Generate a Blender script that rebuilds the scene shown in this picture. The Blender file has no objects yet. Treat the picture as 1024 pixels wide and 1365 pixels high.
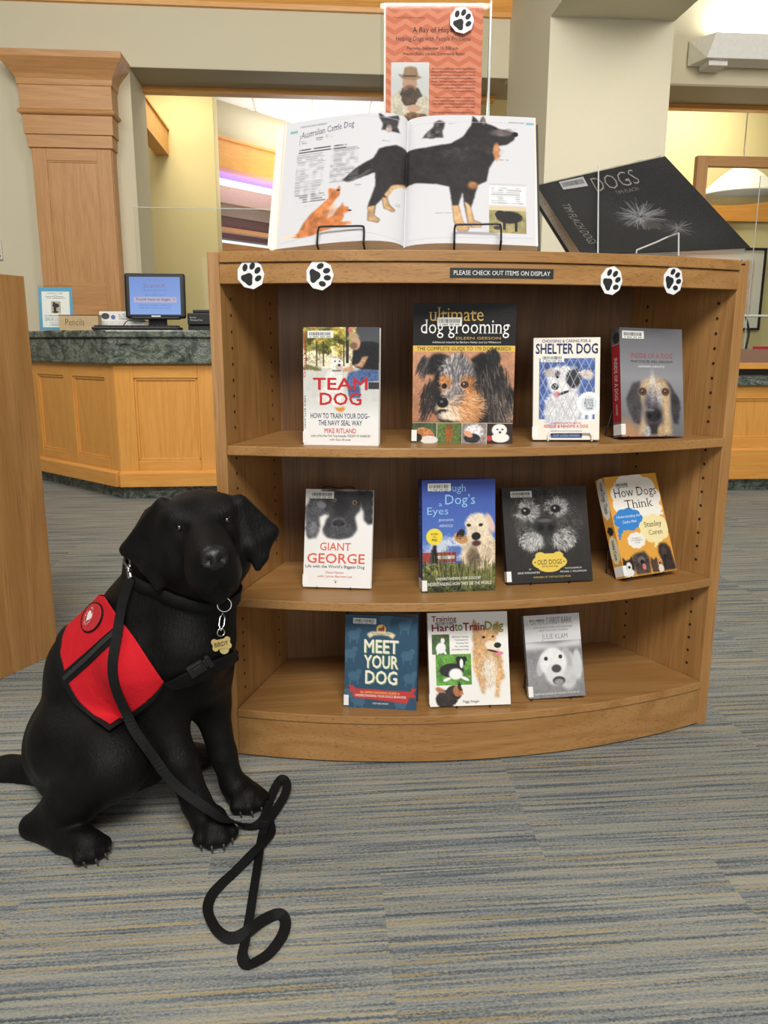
import bpy, bmesh, math, random
import numpy as np
from mathutils import Vector, Matrix

random.seed(4)
RNG = np.random.RandomState(7)
SC = bpy.context.scene
COL = SC.collection

# ------------------------------------------------------------------ camera
CAM_H, PITCH = 0.8472, 0.2132
cam_data = bpy.data.cameras.new('camera')
cam_data.sensor_fit = 'VERTICAL'
cam_data.sensor_height = 36.0
cam_data.lens = 1041.9 / 1365 * 36.0
cam = bpy.data.objects.new('camera', cam_data)
COL.objects.link(cam)
cam.location = (0, 0, CAM_H)
cam.rotation_mode = 'XYZ'
cam.matrix_world = Matrix.Translation((0, 0, CAM_H)) @ Matrix.Rotation(math.pi/2 - PITCH, 4, 'X') @ Matrix.Rotation(0.0018, 4, 'Z')
cam_data.clip_start = 0.02
SC.camera = cam

# ------------------------------------------------------------------ light and exposure
SC.view_settings.view_transform = 'Standard'
SC.view_settings.look = 'None'
SC.view_settings.gamma = 1.0
SC.view_settings.use_curve_mapping = False
SC.view_settings.exposure = 0.0
world = bpy.data.worlds.new('world')
SC.world = world
world.use_nodes = True
world.node_tree.nodes['Background'].inputs[0].default_value = (1.0, 0.985, 0.96, 1)
world.node_tree.nodes['Background'].inputs[1].default_value = 0.09

PSI = 0.085                       # the room is turned by this angle against the camera's heading
CP, SP = math.cos(PSI), math.sin(PSI)
def rw(u, v, z=0.0):
    return Vector((u*CP - v*SP, u*SP + v*CP, z))

def area(name, loc, target, sx, sy, watts, color=(1, 1, 1)):
    L = bpy.data.lights.new(name, 'AREA')
    L.shape = 'RECTANGLE'; L.size = sx; L.size_y = sy
    L.energy = watts; L.color = color
    o = bpy.data.objects.new(name, L); COL.objects.link(o)
    o.location = loc
    d = Vector(target) - Vector(loc)
    o.rotation_euler = d.to_track_quat('-Z', 'Y').to_euler()
    return o
area('unseen_overhead_lamp', (0.2, -1.4, 3.25), (0.2, 1.3, 0.3), 1.8, 1.0, 158, (1, 0.97, 0.92))
area('unseen_overhead_lamp', (-2.1, 2.2, 3.2), (-1.7, 4.5, 0.5), 1.4, 1.4, 56, (1, 0.95, 0.86))  # unseen lamp added to light the back wall and counter
area('unseen_overhead_lamp', (0.7, 2.2, 3.1), (1.5, 4.9, 1.6), 1.2, 1.2, 44, (1, 0.95, 0.86))  # unseen lamp added to brighten the pier front
area('unseen_front_fill', (0.6, -3.6, 1.3), (0.2, 2.0, 0.2), 4.2, 1.8, 62, (1, 1, 1))  # front light added behind the camera; daylight there is assumed, no window built
area('unseen_overhead_lamp', (3.0, 3.2, 3.3), (3.1, 5.8, 2.6), 1.2, 1.0, 48, (1, 0.95, 0.86))  # unseen lamp added for the header right of the pier
area('far_room_fill', rw(0.4, 9.0, 3.2), rw(0.2, 9.2, 0), 1.6, 1.6, 26, (1, 0.97, 0.9))  # added fill without a fixture, lights the far room
area('far_ceiling_fill', rw(0.2, 9.2, 2.0), rw(0.1, 9.3, 4), 1.2, 1.2, 32, (1, 0.98, 0.95))  # added fill aimed upwards, whitens the far room's ceiling
area('back_room_fill', rw(-1.2, 7.3, 3.2), rw(-1.2, 7.3, 0), 0.6, 0.8, 19, (1, 0.93, 0.74))  # added fill for the room behind the left opening
area('back_room_fill', rw(3.4, 7.2, 3.3), rw(3.4, 7.5, 0), 1.2, 0.6, 36, (1, 0.93, 0.74))  # added fill for the room behind the right opening

# ------------------------------------------------------------------ helpers
def lin(c):
    c = np.asarray(c, float) / 255.0
    return np.where(c <= 0.04045, c/12.92, ((c+0.055)/1.055)**2.4)
def rgba(c):
    l = lin(c); return (float(l[0]), float(l[1]), float(l[2]), 1.0)

class NT:
    def __init__(s, name):
        s.m = bpy.data.materials.new(name); s.m.use_nodes = True
        s.t = s.m.node_tree; s.n = s.t.nodes; s.b = s.n['Principled BSDF']
    def add(s, typ, **kw):
        n = s.n.new(typ)
        for k, v in kw.items(): setattr(n, k, v)
        return n
    def link(s, a, b): s.t.links.new(a, b)
    def math(s, op, a, b=None, clamp=False):
        n = s.add('ShaderNodeMath', operation=op); n.use_clamp = clamp
        for i, x in enumerate((a, b)):
            if x is None: continue
            if isinstance(x, (int, float)): n.inputs[i].default_value = x
            else: s.link(x, n.inputs[i])
        return n.outputs[0]
    def coord(s, scale=(1, 1, 1), rot=(0, 0, 0), out='Object'):
        tc = s.add('ShaderNodeTexCoord'); mp = s.add('ShaderNodeMapping')
        mp.inputs['Scale'].default_value = scale; mp.inputs['Rotation'].default_value = rot
        s.link(tc.outputs[out], mp.inputs[0]); return mp.outputs[0]
    def noise(s, vec, scale, detail=3, rough=0.5, dist=0.0):
        n = s.add('ShaderNodeTexNoise')
        n.inputs['Scale'].default_value = scale; n.inputs['Detail'].default_value = detail
        n.inputs['Roughness'].default_value = rough; n.inputs['Distortion'].default_value = dist
        s.link(vec, n.inputs['Vector']); return n.outputs[0]
    def ramp(s, fac, stops, interp='LINEAR'):
        r = s.add('ShaderNodeValToRGB'); e = r.color_ramp.elements; r.color_ramp.interpolation = interp
        while len(e) < len(stops): e.new(0.5)
        for k, (p, c) in enumerate(stops):
            e[k].position = p; e[k].color = c if len(c) == 4 else rgba(c)
        s.link(fac, r.inputs[0]); return r.outputs[0]
    def mix(s, fac, a, b, mode='MIX'):
        n = s.add('ShaderNodeMix', data_type='RGBA', blend_type=mode)
        if isinstance(fac, (int, float)): n.inputs[0].default_value = fac
        else: s.link(fac, n.inputs[0])
        for i, x in ((6, a), (7, b)):
            if isinstance(x, tuple): n.inputs[i].default_value = x
            else: s.link(x, n.inputs[i])
        return n.outputs[2]
    def bump(s, h, strength=0.2, dist=0.002):
        b = s.add('ShaderNodeBump'); b.inputs['Strength'].default_value = strength; b.inputs['Distance'].default_value = dist
        s.link(h, b.inputs['Height']); s.link(b.outputs[0], s.b.inputs['Normal'])
    def setp(s, **kw):
        for k, v in kw.items(): s.b.inputs[k.replace('_', ' ')].default_value = v

MATS = {}
def plain(name, col, rough=0.5, metal=0.0, spec=0.5, var=0.04, scale=40.0, bump=0.0):
    if name in MATS: return MATS[name]
    t = NT(name)
    v = t.noise(t.coord(), scale, 3)
    c = rgba(col)
    lo = tuple(x*(1-var) for x in c[:3]) + (1,); hi = tuple(min(1, x*(1+var)) for x in c[:3]) + (1,)
    t.link(t.ramp(v, [(0.3, lo), (0.7, hi)]), t.b.inputs['Base Color'])
    t.setp(Roughness=rough, Metallic=metal); t.b.inputs['Specular IOR Level'].default_value = spec
    if bump: t.bump(v, bump)
    MATS[name] = t.m; return t.m

def oak(name, dark, mid, light, axis, rough=0.42, ring=1.0):
    t = NT(name)
    def sc(al, ac):
        v = [ac, ac, ac]; v['xyz'.index(axis)] = al; return tuple(v)
    n1 = t.noise(t.coord(sc(0.55, 6.0)), 1.0, 2.5, 0.5, 0.5)
    rings = t.math('SINE', t.math('MULTIPLY', n1, 58.0))
    rings = t.math('ADD', t.math('MULTIPLY', rings, 0.5*ring), 0.5)
    c1 = t.ramp(rings, [(0.0, mid), (0.75, light), (1.0, light)])
    n2 = t.noise(t.coord(sc(6.0, 420.0)), 1.0, 2.0, 0.6)
    pores = t.ramp(n2, [(0.36, (1, 1, 1, 1)), (0.46, (0, 0, 0, 1)), (0.54, (0, 0, 0, 1)), (0.64, (0.3, 0.3, 0.3, 1))])
    n3 = t.noise(t.coord(sc(0.8, 22.0)), 1.0, 2.0)
    c2 = t.mix(t.math('MULTIPLY', n3, 0.45), c1, rgba(mid))
    c3 = t.mix(t.math('MULTIPLY', pores, 0.5), c2, rgba(dark))
    t.link(c3, t.b.inputs['Base Color'])
    t.setp(Roughness=rough); t.b.inputs['Specular IOR Level'].default_value = 0.4
    t.bump(pores, 0.12, -0.0006)
    MATS[name] = t.m; return t.m

for ax in 'xyz':
    oak('bookcase_oak_'+ax, (112, 77, 40), (158, 114, 64), (176, 132, 80), ax, 0.42, 0.7)
    oak('honey_oak_'+ax, (190, 124, 56), (220, 155, 74), (230, 168, 88), ax, 0.36, 0.5)
    oak('wall_oak_'+ax, (156, 106, 60), (192, 141, 90), (204, 155, 103), ax, 0.4, 0.7)
for ax in 'xz': oak('back_panel_oak_'+ax, (66, 43, 21), (108, 73, 37), (126, 88, 47), ax, 0.45, 0.8)  # bookcase oak darkened: shade of the recess put into the back panel's colour
paint_wall = plain('cream_wall_paint', (214, 206, 180), 0.85, var=0.015, scale=120, bump=0.02)
paint_pier = plain('cream_pier_paint', (216, 209, 186), 0.85, var=0.015, scale=120, bump=0.02)
paint_yellow = plain('yellow_wall_paint', (226, 212, 160), 0.85, var=0.015, scale=120, bump=0.02)
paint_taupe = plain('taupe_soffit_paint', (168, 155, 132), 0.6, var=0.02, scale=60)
white_paint = plain('white_enamel', (236, 236, 234), 0.5)
black_plastic = plain('black_plastic', (22, 22, 24), 0.4)
black_wire = plain('black_wire', (14, 14, 15), 0.35, spec=0.5)
white_wire = plain('white_wire', (232, 230, 224), 0.35)
chrome = plain('chrome_metal', (205, 205, 205), 0.22, metal=1.0)
brass = plain('brass_tag_metal', (196, 172, 104), 0.38, metal=0.55)
webbing = None

def granite():
    t = NT('green_granite')
    w = t.noise(t.coord((1.0, 1, 1.6), (0, 0.6, 0.3)), 9.0, 6, 0.62, 1.6)
    w2 = t.noise(t.coord((2.2, 2, 5), (0.2, 0.9, 0)), 16.0, 8, 0.7, 2.4)
    c = t.ramp(w, [(0.30, (40, 48, 46)), (0.45, (96, 106, 99)), (0.58, (142, 148, 137)), (0.78, (86, 98, 94))])
    d = t.ramp(w2, [(0.42, (1, 1, 1, 1)), (0.53, (0, 0, 0, 1))])
    t.link(t.mix(t.math('MULTIPLY', d, 0.7), c, rgba((34, 40, 39))), t.b.inputs['Base Color'])
    t.setp(Roughness=0.18); MATS['granite'] = t.m; return t.m
granite_m = granite()

def carpet():
    t = NT('striped_carpet')
    co = t.coord((1, 1, 1), (0, 0, -PSI))
    sp = t.add('ShaderNodeSeparateXYZ'); t.link(co, sp.inputs[0])
    u, v = sp.outputs[0], sp.outputs[1]
    jag = t.noise(t.coord((1, 1, 1), (0, 0, -PSI)), 210, 1)
    # carpet planks: 0.56 long, 0.28 deep, half-drop in every other row
    row = t.math('FLOOR', t.math('DIVIDE', v, 0.56))
    uo = t.math('ADD', u, t.math('MULTIPLY', t.math('MODULO', row, 2.0), 0.28))
    colm = t.math('FLOOR', t.math('DIVIDE', t.math('ADD', uo, 0.19), 0.56))
    cmb = t.add('ShaderNodeCombineXYZ'); t.link(row, cmb.inputs[0]); t.link(colm, cmb.inputs[1])
    wn = t.add('ShaderNodeTexWhiteNoise'); wn.noise_dimensions = '2D'; t.link(cmb.outputs[0], wn.inputs['Vector'])
    off = t.math('MULTIPLY', wn.outputs[0], 37.0)
    def field(su, sv, o2):
        c = t.add('ShaderNodeCombineXYZ')
        t.link(t.math('ADD', t.math('MULTIPLY', u, su), t.math('MULTIPLY', off, 3.0)), c.inputs[0])
        t.link(t.math('ADD', t.math('MULTIPLY', v, sv), t.math('ADD', off, o2)), c.inputs[1])
        return c.outputs[0]
    v = t.math('ADD', v, t.math('MULTIPLY', jag, 0.006))
    a = t.noise(field(2.2, 85.0, 0.0), 1.0, 2.0, 0.6)
    b = t.noise(field(3.6, 190.0, 11.0), 1.0, 1.5, 0.6)
    y = t.noise(field(1.6, 140.0, 23.0), 1.0, 1.0, 0.5)
    f = t.noise(field(190.0, 260.0, 5.0), 1.0, 2.0, 0.6)
    s = t.math('ADD', t.math('MULTIPLY', a, 0.40), t.math('ADD', t.math('MULTIPLY', b, 0.36), t.math('MULTIPLY', f, 0.24)))
    base = t.ramp(s, [(0.37, (82, 88, 92)), (0.44, (104, 110, 112)), (0.49, (131, 135, 135)), (0.53, (147, 146, 136)), (0.62, (164, 159, 143))])
    ym = t.ramp(t.math('ADD', y, t.math('MULTIPLY', t.math('SUBTRACT', f, 0.5), 0.25)), [(0.60, (0, 0, 0, 1)), (0.645, (1, 1, 1, 1))])
    col = t.mix(t.math('MULTIPLY', ym, 0.62), base, rgba((172, 152, 106)))
    t.link(col, t.b.inputs['Base Color'])
    t.setp(Roughness=0.95); t.b.inputs['Specular IOR Level'].default_value = 0.15
    t.bump(t.math('ADD', f, t.math('MULTIPLY', b, 0.8)), 0.55, 0.004)
    return t.m
carpet_m = carpet()

def emit(name, col, strength):
    t = NT(name); e = t.add('ShaderNodeEmission'); e.inputs[0].default_value = rgba(col); e.inputs[1].default_value = strength
    t.link(e.outputs[0], t.n['Material Output'].inputs[0]); return t.m
def clear(name, tint=(1, 1, 1, 1), refl=0.012):
    t = NT(name)
    tr = t.add('ShaderNodeBsdfTransparent'); tr.inputs[0].default_value = tint
    gl = t.add('ShaderNodeBsdfGlossy'); gl.inputs['Roughness'].default_value = 0.03
    fr = t.add('ShaderNodeFresnel'); fr.inputs[0].default_value = 1.45
    mx = t.add('ShaderNodeMixShader'); t.link(t.math('MAXIMUM', t.math('MULTIPLY', fr.outputs[0], 0.4), refl), mx.inputs[0])
    t.link(tr.outputs[0], mx.inputs[1]); t.link(gl.outputs[0], mx.inputs[2])
    t.link(mx.outputs[0], t.n['Material Output'].inputs[0]); return t.m
acrylic = clear('clear_acrylic', (0.97, 0.98, 0.97, 1))
acrylic_edge = plain('acrylic_edge', (196, 200, 198), 0.2, spec=0.6)

def attr_mat(name, rough=0.35, coat=0.0, spec=0.5):
    t = NT(name)
    a = t.add('ShaderNodeAttribute'); a.attribute_name = 'ink'
    g = t.noise(t.coord(), 400, 2)
    t.link(t.mix(0.03, a.outputs[0], g), t.b.inputs['Base Color'])
    t.setp(Roughness=rough); t.b.inputs['Specular IOR Level'].default_value = spec
    t.b.inputs['Coat Weight'].default_value = coat; t.b.inputs['Coat Roughness'].default_value = 0.12
    return t.m
print_matte = attr_mat('printed_matte_paper', 0.55, 0.0, 0.3)
print_gloss = attr_mat('printed_glossy_jacket', 0.45, 0.03, 0.10)

class MB:
    """collects geometry for one mesh object"""
    def __init__(s): s.v = []; s.f = []; s.mi = []; s.uvs = None
    def add(s, verts, faces, m=0, M=None):
        o = len(s.v)
        s.v += [tuple(M @ Vector(p)) if M is not None else tuple(p) for p in verts]
        s.f += [tuple(i+o for i in f) for f in faces]; s.mi += [m]*len(faces); return s
    def box(s, a, b, m=0, M=None):
        x0, y0, z0 = a; x1, y1, z1 = b
        v = [(x0,y0,z0),(x1,y0,z0),(x1,y1,z0),(x0,y1,z0),(x0,y0,z1),(x1,y0,z1),(x1,y1,z1),(x0,y1,z1)]
        return s.add(v, [(0,3,2,1),(4,5,6,7),(0,1,5,4),(1,2,6,5),(2,3,7,6),(3,0,4,7)], m, M)
    def prism(s, poly, z0, z1, m=0, M=None):
        """poly: xy outline, counter-clockwise seen from +z"""
        n = len(poly); v = [(p[0],p[1],z0) for p in poly]+[(p[0],p[1],z1) for p in poly]
        f = [tuple(range(n-1,-1,-1)), tuple(range(n,2*n))]+[(i,(i+1)%n,(i+1)%n+n,i+n) for i in range(n)]
        return s.add(v, f, m, M)
    def tube(s, path, r, n=8, m=0, closed=False, M=None):
        P = [Vector(p) for p in path]; k = len(P); R = r if hasattr(r, '__len__') else [r]*k
        vs = []; prev = None
        for i, p in enumerate(P):
            if closed: d = P[(i+1)%k]-P[i-1]
            else: d = P[min(i+1,k-1)]-P[max(i-1,0)]
            d.normalize()
            if prev is None:
                a = Vector((0,0,1)) if abs(d.z) < 0.9 else Vector((1,0,0)); x = d.cross(a).normalized()
            else: x = (prev - d*prev.dot(d)).normalized()
            prev = x; y = d.cross(x)
            vs += [p + (x*math.cos(2*math.pi*j/n)+y*math.sin(2*math.pi*j/n))*R[i] for j in range(n)]
        f = []
        for i in range(k if closed else k-1):
            a = i*n; b = ((i+1)%k)*n
            f += [(a+j, a+(j+1)%n, b+(j+1)%n, b+j) for j in range(n)]
        if not closed: f += [tuple(range(n-1,-1,-1)), tuple(range((k-1)*n, k*n))]
        return s.add(vs, f, m, M)
    def lathe(s, prof, n=24, m=0, M=None):
        vs = [(r*math.cos(2*math.pi*j/n), r*math.sin(2*math.pi*j/n), z) for r, z in prof for j in range(n)]
        f = [(i*n+j, i*n+(j+1)%n, (i+1)*n+(j+1)%n, (i+1)*n+j) for i in range(len(prof)-1) for j in range(n)]
        f += [tuple(range(n-1,-1,-1)), tuple(range((len(prof)-1)*n, len(prof)*n))]
        return s.add(vs, f, m, M)
    def build(s, name, mats, parent=None, smooth=False, bevel=0.0, label=None):
        me = bpy.data.meshes.new(name); me.from_pydata(s.v, [], s.f)
        for mm in (mats if isinstance(mats, (list, tuple)) else [mats]): me.materials.append(mm)
        me.polygons.foreach_set('material_index', s.mi)
        if smooth: me.polygons.foreach_set('use_smooth', [True]*len(s.f))
        me.update()
        o = bpy.data.objects.new(name, me); COL.objects.link(o)
        if parent: o.parent = parent
        if label: o['label'] = label
        if bevel:
            b = o.modifiers.new('bevel', 'BEVEL'); b.width = bevel; b.segments = 2; b.limit_method = 'ANGLE'; b.angle_limit = 0.7
        return o
def thing(name, label, cat, loc=(0, 0, 0), rz=0.0, group=None, M=None):
    o = bpy.data.objects.new(name, None); COL.objects.link(o); o.empty_display_size = 0.05
    if M is not None: o.matrix_world = M
    else: o.location = loc; o.rotation_euler = (0, 0, rz)
    return tag(o, label, cat, group)
def tag(o, label, cat, group=None):
    o['label'] = label; o['category'] = cat
    if group: o['group'] = group
    return o
def struct(o, room=False):
    o['kind'] = 'structure'
    if room: o.rotation_euler = (0, 0, PSI)
    return o
def smooth_path(pts, sub=6, closed=False):
    P = [np.array(p, float) for p in pts]; n = len(P); out = []
    for i in range(n if closed else n-1):
        p0 = P[(i-1) % n] if closed or i > 0 else P[i]*2-P[i+1]
        p1 = P[i]; p2 = P[(i+1) % n]
        p3 = P[(i+2) % n] if closed or i+2 < n else p2*2-p1
        for k in range(sub):
            t = k/sub
            out.append(0.5*((2*p1)+(-p0+p2)*t+(2*p0-5*p1+4*p2-p3)*t*t+(-p0+3*p1-3*p2+p3)*t**3))
    if not closed: out.append(P[-1])
    return [tuple(p) for p in out]

# ================================================================== THE SETTING
def RO(mb, name, mats, **k): return struct(mb.build(name, mats, **k), True)
RO(MB().box((-7, -5, -0.05), (8, 12, 0.0)), 'floor', carpet_m).rotation_euler = (0, 0, 0)

# header wall with two wide openings (room frame: u along the wall, v into the building)
VW = 6.0
w = MB()
w.box((-4.5, VW, 0), (-1.245, VW+0.5, 2.69))             # solid wall left of the opening
w.box((-4.5, VW, 2.69), (7.0, VW+0.12, 3.9))             # header above the openings
RO(w, 'wall_back', paint_wall)
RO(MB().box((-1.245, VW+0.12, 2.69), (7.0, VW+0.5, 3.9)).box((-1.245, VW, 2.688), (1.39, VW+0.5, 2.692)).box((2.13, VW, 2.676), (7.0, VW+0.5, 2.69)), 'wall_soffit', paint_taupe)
p = MB(); p.box((1.395, 4.97, 0), (2.145, VW+0.02, 2.71)); p.box((1.395, 1.5, 2.71), (2.145, VW+0.02, 3.9))
RO(p, 'wall_pier', paint_pier)
RO(MB().box((-1.245, VW+0.40, 2.655), (1.39, VW+0.5, 2.69)).box((2.13, VW+0.42, 2.645), (7.0, VW+0.5, 2.676)), 'trim_1', MATS['honey_oak_x'])
# oak crown running along the header
c = MB(); prof = [(0, 3.07), (-0.03, 3.07), (-0.035, 3.10), (-0.05, 3.13), (-0.05, 3.17), (-0.085, 3.19), (-0.11, 3.25), (-0.11, 3.32), (0, 3.32)]
n = len(prof); vs = [(x, VW+a, z) for x in (-4.5, 1.395) for a, z in prof]
c.add(vs, [(i, (i+1) % n, (i+1) % n+n, i+n) for i in range(n)])
RO(c, 'trim_2', MATS['honey_oak_x'])

# oak pilaster with flared capital
c = MB(); V0 = VW
def ring(u0, u1, vf, z): return [(u0, V0, z), (u0, vf, z), (u1, vf, z), (u1, V0, z)]
def sweep(mb, prof, m=0):
    """prof: (projection, z); wraps the pilaster on three sides"""
    vs = []
    for d, z in prof: vs += ring(-1.90-d, -1.375+d, 5.87-d, z)
    f = []
    for i in range(len(prof)-1):
        a = i*4; f += [(a, a+1, a+5, a+4), (a+1, a+2, a+6, a+5), (a+2, a+3, a+7, a+6)]
    k = (len(prof)-1)*4
    f += [(0, 3, 2, 1), (k, k+1, k+2, k+3)]
    mb.add(vs, f, m)
cap = [(0.045, 2.515), (0.048, 2.53), (0.05, 2.55), (0.062, 2.575), (0.085, 2.605), (0.118, 2.64), (0.135, 2.66), (0.135, 2.70)]
sweep(c, cap)
sweep(c, [(0.018, 2.135), (0.018, 2.215)]); sweep(c, [(0.030, 2.215), (0.030, 2.335)])
sweep(c, [(0.040, 2.335), (0.052, 2.342), (0.055, 2.352), (0.052, 2.362), (0.040, 2.37)]); sweep(c, [(0.038, 2.37), (0.038, 2.53)])
c.box((-1.905, 5.885, 0), (-1.37, V0, 2.14))
for u0, u1 in ((-1.90, -1.805), (-1.47, -1.375)): c.box((u0, 5.87, 0), (u1, 5.885, 2.14), 1)
c.box((-1.805, 5.87, 2.055), (-1.47, 5.885, 2.14)); c.box((-1.805, 5.87, 0.85), (-1.47, 5.885, 1.26))
for a, b in (((-1.805, 5.876, 2.045), (-1.47, 5.885, 2.055)), ((-1.805, 5.876, 1.26), (-1.795, 5.885, 2.05)), ((-1.48, 5.876, 1.26), (-1.47, 5.885, 2.05))): c.box(a, b, 1)
c.box((-1.8, 5.882, 1.2), (-1.475, 5.89, 2.06), 1)
RO(c, 'trim_3', [MATS['wall_oak_x'], MATS['wall_oak_z']], bevel=0.002)

# rooms beyond the openings
BU = -1.345
RO(MB().box((-2.6, 8.0, 0), (-0.925, 8.35, 3.25)), 'wall_left', paint_yellow)
RO(MB().box((1.0, 7.9, 0), (8.0, 8.05, 3.7)), 'wall_right', paint_yellow)
RO(MB().box((BU-.12, 6.52, 2.557), (BU, 8.0, 2.77)).box((BU-.12, 6.52, 2.77), (BU+.015, 8.0, 2.79)), 'trim_4', MATS['honey_oak_y'])
RO(MB().box((1.2, 7.86, 2.06), (8.0, 7.9, 2.28)).box((1.2, 7.845, 2.28), (8.0, 7.9, 2.31)).box((1.2, 7.85, 2.03), (8.0, 7.9, 2.06)), 'trim_5', MATS['honey_oak_x'])
RO(MB().box((-6.6, 13.9, 0), (8.2, 14.0, 3.9)), 'wall_far', paint_wall)
RO(MB().box((-6.6, -4.0, 0), (-6.5, 14.0, 3.9)).box((-6.5, VW, 0), (-4.5, VW+0.5, 3.9)), 'wall_side', paint_wall)
RO(MB().box((8.0, -4.0, 0), (8.1, 14.0, 3.9)), 'wall_opposite', paint_wall)
def ceil_mat():
    t = NT('acoustic_ceiling_tile')
    sp = t.add('ShaderNodeSeparateXYZ'); t.link(t.coord(), sp.inputs[0])
    m = None
    for k in (0, 1):
        q = t.math('ABSOLUTE', t.math('SUBTRACT', t.math('FRACT', t.math('DIVIDE', sp.outputs[k], 0.6)), 0.5))
        g = t.math('GREATER_THAN', q, 0.485); m = g if m is None else t.math('MAXIMUM', m, g)
    t.link(t.mix(m, rgba((243, 243, 240)), rgba((200, 198, 192))), t.b.inputs['Base Color']); t.setp(Roughness=0.9); return t.m
RO(MB().box((-2.6, 6.5, 3.25), (1.39, 14.0, 3.4)), 'ceiling', ceil_mat())

# diagonal gallery beyond: cream bulkhead, oak fascia, soffit with strip light, clerestory
gd = math.radians(52.5); G0 = Vector((-1.86, 8.40, 0))
GM = Matrix.Translation(G0) @ Matrix.Rotation(gd, 4, 'Z')
def gal(mb, name, m):
    o = mb.build(name, m); o.matrix_world = GM; return struct(o)
L = 3.2
gal(MB().box((0, 0, 2.88), (L, 0.15, 3.25)), 'wall_gallery', paint_wall)
gal(MB().box((0, -0.05, 2.605), (L, 0.12, 2.88)).box((0, -0.07, 2.87), (L, 0.12, 2.893)), 'trim_6', MATS['honey_oak_x'])
gal(MB().box((0, 0.12, 2.655), (L, 2.2, 2.70)), 'wall_gallery_soffit', plain('lavender_lit_soffit', (176, 152, 214), 0.8))  # purple light falling on the soffit is put into its colour
gal(MB().box((0, 0.68, 2.42), (L, 0.8, 2.62)).box((0, 0.8, 2.30), (L, 0.9, 2.42), 1), 'wall_gallery_fascia', [plain('taupe_fascia_paint', (186, 160, 132), 0.8), plain('grey_fascia_paint', (150, 134, 122), 0.8)])
gal(MB().box((0.75, 0.86, 2.06), (L, 1.0, 2.34)), 'wall_gallery_panel', plain('brown_panel_paint', (112, 86, 80), 0.7))
gal(MB().box((0, 0.6, 2.09), (L, 0.7, 2.14)), 'trim_7', MATS['wall_oak_x'])
gal(MB().box((-0.3, 1.1, 1.2), (L, 1.14, 2.30)), 'window_1', emit('bright_window_daylight', (238, 248, 244), 1.25))
gal(MB().box((-0.2, 0.5, 1.80), (L, 0.9, 1.95)), 'trim_8', MATS['wall_oak_x'])
s = thing('strip_light', 'long white strip light under the far oak fascia beam', 'ceiling light', M=GM)
MB().box((0, 0.60, 2.603), (L, 0.665, 2.655)).build('diffuser', emit('strip_lamp_white', (250, 250, 255), 1.6), s)
vl = area('assumed_cove_lamp', GM @ Vector((1.2, .38, 2.45)), GM @ Vector((1.2, .38, 3.0)), 2.2, .2, 5, (.55, .3, 1.0)); vl.rotation_euler = (math.pi, 0, gd)  # unseen violet lamp, assumed and added to brighten the purple soffit
MB().box((0, 0.665, 2.60), (L, 0.678, 2.653)).build('housing', white_paint, s)

# white uplight on the header, right of the pier
s = thing('uplight', 'white angled wall uplight mounted above the right opening', 'wall light', rw(0, 0), PSI)
MB().add([(2.755, 5.80, 2.80), (2.81, 5.80, 2.965), (2.70, 5.985, 2.965), (2.70, 5.985, 2.80),
          (6.2, 5.80, 2.80), (6.2, 5.80, 2.965), (6.2, 5.985, 2.965), (6.2, 5.985, 2.80)],
         [(0, 1, 2, 3), (4, 7, 6, 5), (0, 4, 5, 1), (0, 3, 7, 4), (3, 2, 6, 7), (1, 5, 6, 2)]).build('housing', white_paint, s, bevel=0.004)
MB().box((2.79, 5.84, 2.765), (2.93, 5.985, 2.80)).build('bracket', white_paint, s, bevel=.004)
a_up = area('uplight_lamp', rw(4.4, 5.9, 3.0), rw(4.4, 5.9, 4.0), 3.0, 0.12, 60, (1, 0.97, 0.85))
a_up.rotation_euler = (math.pi, 0, PSI)

# white keypad on the wall left of the pilaster
s = thing('wall_keypad', 'small off-white keypad on the wall left of the oak pilaster', 'keypad', rw(-2.243, 5.98, 1.415), PSI)
MB().box((-0.07, 0, 0), (0.045, 0.02, 0.145)).build('housing', plain('keypad_plastic', (214, 212, 198), 0.5), s, bevel=0.006)
for k in range(3):
    MB().box((0.012, -0.004, 0.02+0.04*k), (0.034, 0.001, 0.032+0.04*k)).build('button', plain('keypad_button', (60, 60, 60), 0.5), s)

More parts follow.
